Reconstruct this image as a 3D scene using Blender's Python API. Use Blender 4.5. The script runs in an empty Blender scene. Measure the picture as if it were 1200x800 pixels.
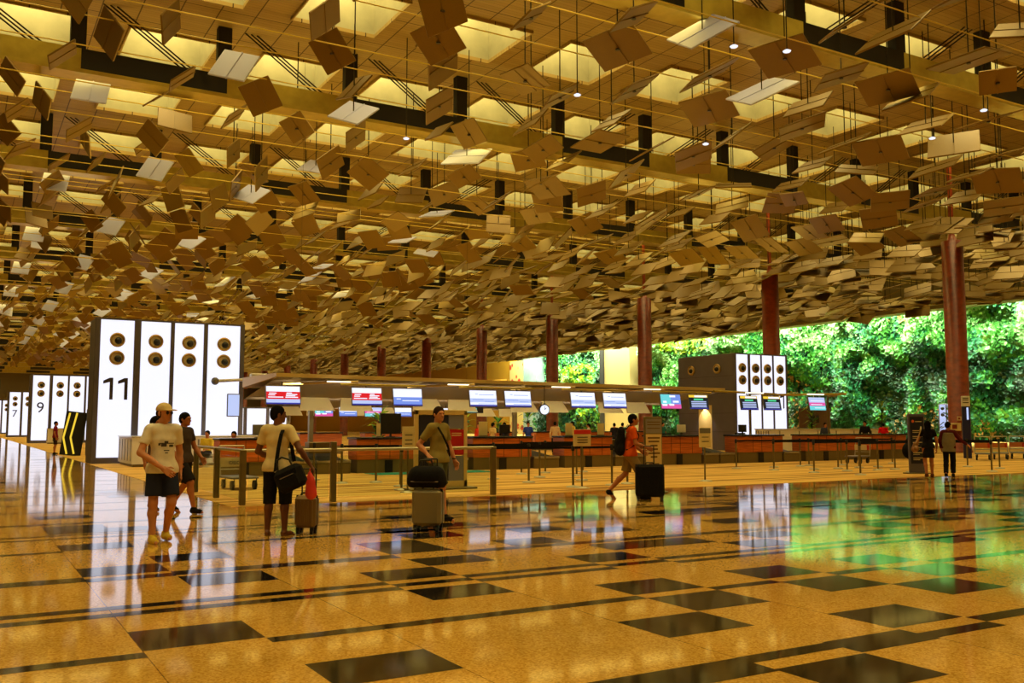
import bpy, math, random
import numpy as np
from mathutils import Vector, Matrix
random.seed(7)
C = bpy.context.scene.collection
PI = math.pi

# ------------------------------------------------------------------ helpers
def lin(c):
    return tuple(((v/255.0)/12.92 if v/255.0 <= 0.04045 else ((v/255.0+0.055)/1.055)**2.4) for v in c)

def mat(name, rgb, rough=0.5, metal=0.0, spec=0.5, emit=None, estr=1.0, noise=0.0, nscale=8.0, coat=0.0):
    m = bpy.data.materials.new(name); m.use_nodes = True
    nt = m.node_tree; b = nt.nodes['Principled BSDF']
    col = lin(rgb)
    b.inputs['Base Color'].default_value = (*col, 1)
    b.inputs['Roughness'].default_value = rough
    b.inputs['Metallic'].default_value = metal
    b.inputs['Specular IOR Level'].default_value = spec
    b.inputs['Coat Weight'].default_value = coat
    if emit is not None:
        b.inputs['Emission Color'].default_value = (*lin(emit), 1)
        b.inputs['Emission Strength'].default_value = estr
    if noise > 0:
        tc = nt.nodes.new('ShaderNodeTexCoord'); n = nt.nodes.new('ShaderNodeTexNoise')
        n.inputs['Scale'].default_value = nscale; n.inputs['Detail'].default_value = 4
        r = nt.nodes.new('ShaderNodeValToRGB')
        r.color_ramp.elements[0].position = 0.3; r.color_ramp.elements[1].position = 0.7
        r.color_ramp.elements[0].color = (*[v*(1-noise) for v in col], 1)
        r.color_ramp.elements[1].color = (*[min(1, v*(1+noise)) for v in col], 1)
        nt.links.new(tc.outputs['Object'], n.inputs['Vector']); nt.links.new(n.outputs['Fac'], r.inputs['Fac'])
        nt.links.new(r.outputs['Color'], b.inputs['Base Color'])
    return m

class MB:
    """collects shapes, links them as one mesh object"""
    def __init__(s): s.v = []; s.f = []; s.mi = []; s.sm = []
    def add(s, vs, fs, mi=0, smooth=False):
        o = len(s.v); s.v.extend([tuple(v) for v in vs])
        for f in fs:
            s.f.append(tuple(i+o for i in f)); s.mi.append(mi); s.sm.append(smooth)
    def box(s, x0, y0, z0, x1, y1, z1, mi=0, c=0.0):
        if c <= 0:
            vs = [(x0,y0,z0),(x1,y0,z0),(x1,y1,z0),(x0,y1,z0),(x0,y0,z1),(x1,y0,z1),(x1,y1,z1),(x0,y1,z1)]
            s.add(vs, [(0,3,2,1),(4,5,6,7),(0,1,5,4),(1,2,6,5),(2,3,7,6),(3,0,4,7)], mi); return
        c = min(c, (x1-x0)*.45, (y1-y0)*.45, (z1-z0)*.45)
        vs = []; idx = {}
        for ix, X, sx in ((0,x0,1),(1,x1,-1)):
            for iy, Y, sy in ((0,y0,1),(1,y1,-1)):
                for iz, Z, sz in ((0,z0,1),(1,z1,-1)):
                    idx[(ix,iy,iz,0)] = len(vs); vs.append((X, Y+sy*c, Z+sz*c))
                    idx[(ix,iy,iz,1)] = len(vs); vs.append((X+sx*c, Y, Z+sz*c))
                    idx[(ix,iy,iz,2)] = len(vs); vs.append((X+sx*c, Y+sy*c, Z))
        fs = []
        for a in (0,1):
            fs.append([idx[(a,0,0,0)],idx[(a,1,0,0)],idx[(a,1,1,0)],idx[(a,0,1,0)]][::(-1 if a == 0 else 1)])
            fs.append([idx[(0,a,0,1)],idx[(1,a,0,1)],idx[(1,a,1,1)],idx[(0,a,1,1)]][::(1 if a == 0 else -1)])
            fs.append([idx[(0,0,a,2)],idx[(1,0,a,2)],idx[(1,1,a,2)],idx[(0,1,a,2)]][::(-1 if a == 0 else 1)])
        for i in (0,1):
            for j in (0,1):
                fs.append([idx[(i,j,0,0)],idx[(i,j,1,0)],idx[(i,j,1,1)],idx[(i,j,0,1)]])
                fs.append([idx[(i,0,j,0)],idx[(i,1,j,0)],idx[(i,1,j,2)],idx[(i,0,j,2)]])
                fs.append([idx[(0,i,j,1)],idx[(1,i,j,1)],idx[(1,i,j,2)],idx[(0,i,j,2)]])
        for i in (0,1):
            for j in (0,1):
                for k in (0,1): fs.append([idx[(i,j,k,0)],idx[(i,j,k,1)],idx[(i,j,k,2)]])
        s.add(vs, fs, mi)
    def tube(s, a, b, r0, r1=None, n=8, mi=0, smooth=True, caps=True):
        r1 = r0 if r1 is None else r1
        a = Vector(a); b = Vector(b); d = (b-a).normalized()
        u = d.orthogonal().normalized(); w = d.cross(u)
        vs = []
        for P, r in ((a,r0),(b,r1)):
            for k in range(n):
                t = 2*PI*k/n; vs.append(P + u*(math.cos(t)*r) + w*(math.sin(t)*r))
        s.add(vs, [(k,(k+1)%n,n+(k+1)%n,n+k) for k in range(n)], mi, smooth)
        if caps: s.add(vs, [tuple(range(n))[::-1], tuple(range(n,2*n))], mi)
    def path(s, pts, r, n=8, mi=0):
        for a, b in zip(pts[:-1], pts[1:]): s.tube(a, b, r, r, n, mi)
    def bar(s, a, b, w, t, up=(0,0,1), mi=0):
        a = Vector(a); b = Vector(b); d = (b-a).normalized(); up = Vector(up)
        x = d.cross(up)
        if x.length < 1e-4: x = d.orthogonal()
        x.normalize(); z = x.cross(d)
        vs = [P + x*(sx*w/2) + z*(sz*t/2) for P in (a,b) for sx,sz in ((-1,-1),(1,-1),(1,1),(-1,1))]
        s.add(vs, [(0,1,2,3),(7,6,5,4),(0,4,5,1),(1,5,6,2),(2,6,7,3),(3,7,4,0)], mi)
    def lathe(s, prof, n=24, origin=(0,0,0), axis=(0,0,1), mi=0, smooth=True):
        o = Vector(origin); d = Vector(axis).normalized(); u = d.orthogonal().normalized(); w = d.cross(u)
        vs = []
        for r, h in prof:
            for k in range(n):
                t = 2*PI*k/n; vs.append(o + d*h + u*(math.cos(t)*r) + w*(math.sin(t)*r))
        fs = []
        for i in range(len(prof)-1):
            for k in range(n): fs.append((i*n+k, i*n+(k+1)%n, (i+1)*n+(k+1)%n, (i+1)*n+k))
        s.add(vs, fs, mi, smooth)
        s.add(vs[:n], [tuple(range(n))[::-1]], mi); s.add(vs[-n:], [tuple(range(n))], mi)
    def ball(s, c, r, n=12, m=8, mi=0):
        r = r if isinstance(r, (tuple, list)) else (r,r,r)
        vs = [(c[0], c[1], c[2]-r[2])]; fs = []
        for i in range(1, m):
            p = -PI/2 + PI*i/m
            for k in range(n):
                t = 2*PI*k/n; vs.append((c[0]+r[0]*math.cos(p)*math.cos(t), c[1]+r[1]*math.cos(p)*math.sin(t), c[2]+r[2]*math.sin(p)))
        vs.append((c[0], c[1], c[2]+r[2])); L = len(vs)-1
        for k in range(n):
            fs.append((0, 1+(k+1)%n, 1+k)); fs.append((L, L-n+k, L-n+(k+1)%n))
        for i in range(m-2):
            for k in range(n): fs.append((1+i*n+k, 1+i*n+(k+1)%n, 1+(i+1)*n+(k+1)%n, 1+(i+1)*n+k))
        s.add(vs, fs, mi, True)
    def build(s, name, mats, parent=None):
        me = bpy.data.meshes.new(name); me.from_pydata(s.v, [], s.f)
        for m in (mats if isinstance(mats, (list, tuple)) else [mats]): me.materials.append(m)
        me.polygons.foreach_set('material_index', s.mi); me.polygons.foreach_set('use_smooth', s.sm); me.update()
        o = bpy.data.objects.new(name, me); C.objects.link(o)
        if parent: o.parent = parent
        return o

def thing(name, label, cat, loc=(0,0,0), rz=0.0, group=None):
    o = bpy.data.objects.new(name, None); C.objects.link(o); o.empty_display_size = 0.1
    o.location = loc; o.rotation_euler = (0,0,rz); tag(o, label, cat, group); return o
def tag(o, label, cat, group=None, kind=None):
    if label: o['label'] = label
    if cat: o['category'] = cat
    if group: o['group'] = group
    if kind: o['kind'] = kind
    return o
def struct(o): o['kind'] = 'structure'; return o
def dup(root, loc=None, rz=None, label=None, group=None):
    r = root.copy(); C.objects.link(r)
    if loc is not None: r.location = loc
    if rz is not None: r.rotation_euler = (0,0,rz)
    if label: r['label'] = label
    if group: r['group'] = group
    for ch in list(root.children):
        c = ch.copy(); C.objects.link(c); c.parent = r
        for g in list(ch.children):
            d = g.copy(); C.objects.link(d); d.parent = c
    return r
def text(body, size, m, parent, loc, rot=(PI/2,0,0), name='lettering', ext=0.004, align='CENTER', sx=1.0):
    cu = bpy.data.curves.new(name, 'FONT'); cu.body = body; cu.size = size; cu.extrude = ext
    cu.align_x = align; cu.align_y = 'CENTER'; cu.resolution_u = 3
    t = bpy.data.objects.new(name, cu); C.objects.link(t)
    me = bpy.data.meshes.new_from_object(t.evaluated_get(bpy.context.evaluated_depsgraph_get()))
    bpy.data.objects.remove(t); bpy.data.curves.remove(cu)
    me.materials.clear(); me.materials.append(m)
    o = bpy.data.objects.new(name, me); C.objects.link(o); o.parent = parent
    o.location = loc; o.rotation_euler = rot; o.scale = (sx,1,1); return o
ORD = ['zeroth','first','second','third','fourth','fifth','sixth','seventh','eighth','ninth','tenth','eleventh','twelfth','thirteenth','fourteenth','fifteenth','sixteenth','seventeenth','eighteenth','nineteenth','twentieth']
def nth(k):
    if k <= 20: return ORD[k]
    return f'{k}' + ('th' if 10 <= k%100 <= 20 else {1:'st',2:'nd',3:'rd'}.get(k%10,'th'))

# ------------------------------------------------------------------ camera (world: +Y runs along the row of numbered check-in islands, +X along the counters)
F = 1105.0; EYE = 1.5
TH = math.radians(30.3); PIT = math.atan(98/F)
cf = Vector((math.sin(TH)*math.cos(PIT), math.cos(TH)*math.cos(PIT), math.sin(PIT)))
cr = Vector((math.cos(TH), -math.sin(TH), 0)); cu_ = cr.cross(cf)
def project(p):
    d = Vector(p) - Vector((0,0,EYE)); c = d.dot(cf)
    if c < 0.5: return None
    return (600 + F*d.dot(cr)/c, 400 - F*d.dot(cu_)/c, c)
cd = bpy.data.cameras.new('camera'); cam = bpy.data.objects.new('camera', cd); C.objects.link(cam)
cd.sensor_fit = 'HORIZONTAL'; cd.sensor_width = 36; cd.lens = F*36/1200; cd.clip_end = 1000
cam.matrix_world = Matrix((( cr.x, cu_.x, -cf.x, 0), (cr.y, cu_.y, -cf.y, 0), (cr.z, cu_.z, -cf.z, EYE), (0,0,0,1)))
sc = bpy.context.scene; sc.camera = cam
sc.view_settings.view_transform = 'Standard'; sc.view_settings.look = 'None'
sc.view_settings.gamma = 1.0; sc.view_settings.use_curve_mapping = False
sc.view_settings.exposure = 0.0
sc.cycles.use_denoising = True
sc.cycles.max_bounces = 6; sc.cycles.diffuse_bounces = 3; sc.cycles.glossy_bounces = 3
sc.cycles.sample_clamp_indirect = 4.0; sc.cycles.caustics_reflective = False; sc.cycles.caustics_refractive = False

# ------------------------------------------------------------------ materials
def ramp2(nt, fac, p0, c0, p1, c1):
    r = nt.nodes.new('ShaderNodeValToRGB'); e = r.color_ramp.elements
    e[0].position = p0; e[0].color = (*c0,1); e[1].position = p1; e[1].color = (*c1,1)
    nt.links.new(fac, r.inputs['Fac']); return r
def terrazzo(name, dark, light, rough, spec=0.5):
    m = mat(name, (128,128,128), rough, spec=spec); nt = m.node_tree; b = nt.nodes['Principled BSDF']
    tc = nt.nodes.new('ShaderNodeTexCoord')
    v = nt.nodes.new('ShaderNodeTexVoronoi'); v.inputs['Scale'].default_value = 70
    nt.links.new(tc.outputs['Object'], v.inputs['Vector'])
    r = ramp2(nt, v.outputs['Color'], 0.15, lin(dark), 0.85, lin(light))
    n = nt.nodes.new('ShaderNodeTexNoise'); n.inputs['Scale'].default_value = 0.6; n.inputs['Detail'].default_value = 5
    nt.links.new(tc.outputs['Object'], n.inputs['Vector'])
    r2 = ramp2(nt, n.outputs['Fac'], 0.3, (0.86,0.86,0.86), 0.7, (1.08,1.04,1.0))
    mx = nt.nodes.new('ShaderNodeMix'); mx.data_type = 'RGBA'; mx.blend_type = 'MULTIPLY'; mx.inputs[0].default_value = 1
    nt.links.new(r.outputs['Color'], mx.inputs[6]); nt.links.new(r2.outputs['Color'], mx.inputs[7])
    # slab joints
    br = nt.nodes.new('ShaderNodeTexBrick'); br.offset = 0; br.inputs['Scale'].default_value = 1
    br.inputs['Brick Width'].default_value = 0.822*2; br.inputs['Row Height'].default_value = 60
    br.inputs['Mortar Size'].default_value = 0.004; br.inputs['Mortar Smooth'].default_value = 0
    br.inputs['Color1'].default_value = (1,1,1,1); br.inputs['Color2'].default_value = (1,1,1,1); br.inputs['Mortar'].default_value = (0.45,0.4,0.35,1)
    mp = nt.nodes.new('ShaderNodeMapping'); mp.inputs['Location'].default_value = (-1.125, 30, 0)
    nt.links.new(tc.outputs['Object'], mp.inputs['Vector']); nt.links.new(mp.outputs['Vector'], br.inputs['Vector'])
    m2 = nt.nodes.new('ShaderNodeMix'); m2.data_type = 'RGBA'; m2.blend_type = 'MULTIPLY'; m2.inputs[0].default_value = 1
    nt.links.new(mx.outputs[2], m2.inputs[6]); nt.links.new(br.outputs['Color'], m2.inputs[7])
    nt.links.new(m2.outputs[2], b.inputs['Base Color'])
    # polish: faint waviness of the ground stone
    n2 = nt.nodes.new('ShaderNodeTexNoise'); n2.inputs['Scale'].default_value = 3.0; n2.inputs['Detail'].default_value = 2
    bp = nt.nodes.new('ShaderNodeBump'); bp.inputs['Strength'].default_value = 0.0025; bp.inputs['Distance'].default_value = 0.02
    nt.links.new(tc.outputs['Object'], n2.inputs['Vector']); nt.links.new(n2.outputs['Fac'], bp.inputs['Height']); nt.links.new(bp.outputs['Normal'], b.inputs['Normal'])
    return m
M = {}
M['terrazzo'] = terrazzo('amber_terrazzo', (190,140,54), (228,182,90), 0.06, 0.36)
M['black_stone'] = terrazzo('black_stone', (18,15,16), (36,31,28), 0.07, 0.4)
def carpet_mat():
    m = mat('striped_carpet', (180,130,60), 0.95, spec=0.1); nt = m.node_tree; b = nt.nodes['Principled BSDF']
    tc = nt.nodes.new('ShaderNodeTexCoord'); mp = nt.nodes.new('ShaderNodeMapping'); mp.inputs['Scale'].default_value = (0.12, 2.2, 1)
    n = nt.nodes.new('ShaderNodeTexNoise'); n.inputs['Scale'].default_value = 1.6; n.inputs['Detail'].default_value = 3
    nt.links.new(tc.outputs['Object'], mp.inputs['Vector']); nt.links.new(mp.outputs['Vector'], n.inputs['Vector'])
    r = nt.nodes.new('ShaderNodeValToRGB'); e = r.color_ramp.elements
    e[0].position = 0.36; e[0].color = (*lin((150,104,56)),1); e[1].position = 0.62; e[1].color = (*lin((244,206,124)),1)
    x = e.new(0.47); x.color = (*lin((224,176,92)),1)
    nt.links.new(n.outputs['Fac'], r.inputs['Fac']); nt.links.new(r.outputs['Color'], b.inputs['Base Color'])
    return m
M['carpet'] = carpet_mat()
def plank_mat():
    m = mat('ceiling_planks', (190,140,70), 0.45, spec=0.35); nt = m.node_tree; b = nt.nodes['Principled BSDF']
    tc = nt.nodes.new('ShaderNodeTexCoord')
    def brick(w, h, ms, c1, c2, mo, loc):
        br = nt.nodes.new('ShaderNodeTexBrick'); br.offset = 0.0; br.inputs['Scale'].default_value = 1
        br.inputs['Brick Width'].default_value = w; br.inputs['Row Height'].default_value = h; br.inputs['Mortar Size'].default_value = ms
        br.inputs['Mortar Smooth'].default_value = 0.1
        br.inputs['Color1'].default_value = (*c1,1); br.inputs['Color2'].default_value = (*c2,1); br.inputs['Mortar'].default_value = (*mo,1)
        mp = nt.nodes.new('ShaderNodeMapping'); mp.inputs['Location'].default_value = loc
        nt.links.new(tc.outputs['Object'], mp.inputs['Vector']); nt.links.new(mp.outputs['Vector'], br.inputs['Vector']); return br
    p = brick(1.25, 0.2, 0.006, lin((182,154,90)), lin((172,144,78)), lin((120,96,46)), (0,0,0))
    q = brick(1.25, 2.4, 0.025, (1,1,1), (0.95,0.95,0.95), (0.25,0.2,0.15), (0,0,0))
    mx = nt.nodes.new('ShaderNodeMix'); mx.data_type = 'RGBA'; mx.blend_type = 'MULTIPLY'; mx.inputs[0].default_value = 1
    nt.links.new(p.outputs['Color'], mx.inputs[6]); nt.links.new(q.outputs['Color'], mx.inputs[7]); nt.links.new(mx.outputs[2], b.inputs['Base Color'])
    return m
M['planks'] = plank_mat()
def wood_mat(name, a, c, sc_=(1,1,14)):
    m = mat(name, a, 0.4); nt = m.node_tree; b = nt.nodes['Principled BSDF']
    tc = nt.nodes.new('ShaderNodeTexCoord'); mp = nt.nodes.new('ShaderNodeMapping'); mp.inputs['Scale'].default_value = sc_
    n = nt.nodes.new('ShaderNodeTexNoise'); n.inputs['Scale'].default_value = 1.5; n.inputs['Detail'].default_value = 4
    nt.links.new(tc.outputs['Object'], mp.inputs['Vector']); nt.links.new(mp.outputs['Vector'], n.inputs['Vector'])
    r = ramp2(nt, n.outputs['Fac'], 0.3, lin(a), 0.7, lin(c)); nt.links.new(r.outputs['Color'], b.inputs['Base Color'])
    return m
M['wood'] = wood_mat('orange_wood', (176,84,24), (226,124,44))
M['column'] = wood_mat('rust_column', (122,44,8), (164,66,16), (2,2,3))
M['brass'] = mat('brushed_brass', (186,164,74), 0.32, 0.8, noise=0.1, nscale=3)
M['beam_dark'] = mat('dark_grille', (30,26,20), 0.7)
M['frame_grey'] = mat('grey_metal_cladding', (104,99,112), 0.42, 0.35, noise=0.05, nscale=2)
M['steel'] = mat('brushed_steel', (190,182,160), 0.3, 0.85)
M['bronze'] = mat('bronze_metal', (130,116,76), 0.4, 0.7)
M['tan_metal'] = mat('tan_painted_metal', (226,198,130), 0.45, 0.2)
M['black'] = mat('black_plastic', (18,17,18), 0.45)
M['black_fabric'] = mat('black_fabric', (20,18,20), 0.9, spec=0.2, noise=0.3, nscale=30)
M['worktop'] = mat('black_worktop', (22,19,18), 0.25)
M['plinth'] = mat('olive_plinth', (128,112,72), 0.4, 0.3)
M['white'] = mat('white_paint', (232,228,220), 0.5)
M['cream'] = mat('cream_paint', (226,206,150), 0.6)
M['soffit'] = mat('grey_brown_soffit', (96,86,80), 0.6)
M['grey'] = mat('mid_grey', (120,116,110), 0.5)
M['lit_white'] = mat('lit_white_panel', (90,90,96), 0.4, emit=(236,238,255), estr=1.12)
M['number'] = mat('dark_number', (62,56,66), 0.5)
M['nozzle_ring'] = mat('brass_nozzle_ring', (188,156,96), 0.3, 0.8)
M['nozzle_cup'] = mat('pale_nozzle_cup', (226,214,184), 0.4)
M['panel'] = mat('champagne_perforated_aluminium', (130,101,32), 0.42, 0.3, noise=0.08, nscale=40)
M['panel_lit'] = mat('lit_looking_panel', (204,208,255), 0.45)  # paler copy of the panel finish; bright cool light put into the colour
M['diffuser'] = mat('skylight_diffuser', (255,240,200), 0.5, emit=(255,230,150), estr=8.3)
M['well'] = mat('polished_well_lining', (176,172,142), 0.36, 0.3, noise=0.12, nscale=1.2)
M['rod'] = mat('dark_rod', (54,44,24), 0.4, 0.5)
M['rail'] = mat('brass_rail', (216,190,70), 0.35, 0.3)
M['glass'] = mat('railing_glass', (230,240,232), 0.05)
M['glass'].node_tree.nodes['Principled BSDF'].inputs['Transmission Weight'].default_value = 1.0
M['glass'].node_tree.nodes['Principled BSDF'].inputs['IOR'].default_value = 1.05
def emis(name, rgb, s): return mat(name, (10,10,10), 0.5, emit=rgb, estr=s)
M['e_white'] = emis('screen_white', (236,240,255), 1.15); M['e_red'] = emis('screen_red', (226,24,40), 1.0)
M['e_blue'] = emis('screen_blue', (120,150,235), 1.0); M['e_pale'] = emis('screen_pale_blue', (190,205,250), 1.0)
M['e_deep'] = emis('screen_deep_blue', (52,60,170), 0.9); M['e_pink'] = emis('screen_pink', (232,90,170), 1.0)
M['e_green'] = emis('screen_green', (80,220,150), 1.0); M['e_dark'] = emis('screen_dark', (20,34,44), 0.8)
M['e_cyan'] = emis('sign_cyan', (110,220,225), 1.0); M['e_amber'] = emis('shopfront_light', (255,190,60), 1.3)
M['e_lamp'] = emis('lamp_strip', (255,240,200), 2.0); M['e_exit'] = emis('sign_lime', (120,230,70), 1.1)
M['e_yellow'] = emis('sign_yellow', (250,210,60), 1.0)
WORLD=0.055; GROW=9500; UP=500; DOWN=560; BUP=90; CAN=200; LC=(255,222,108)
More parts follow.
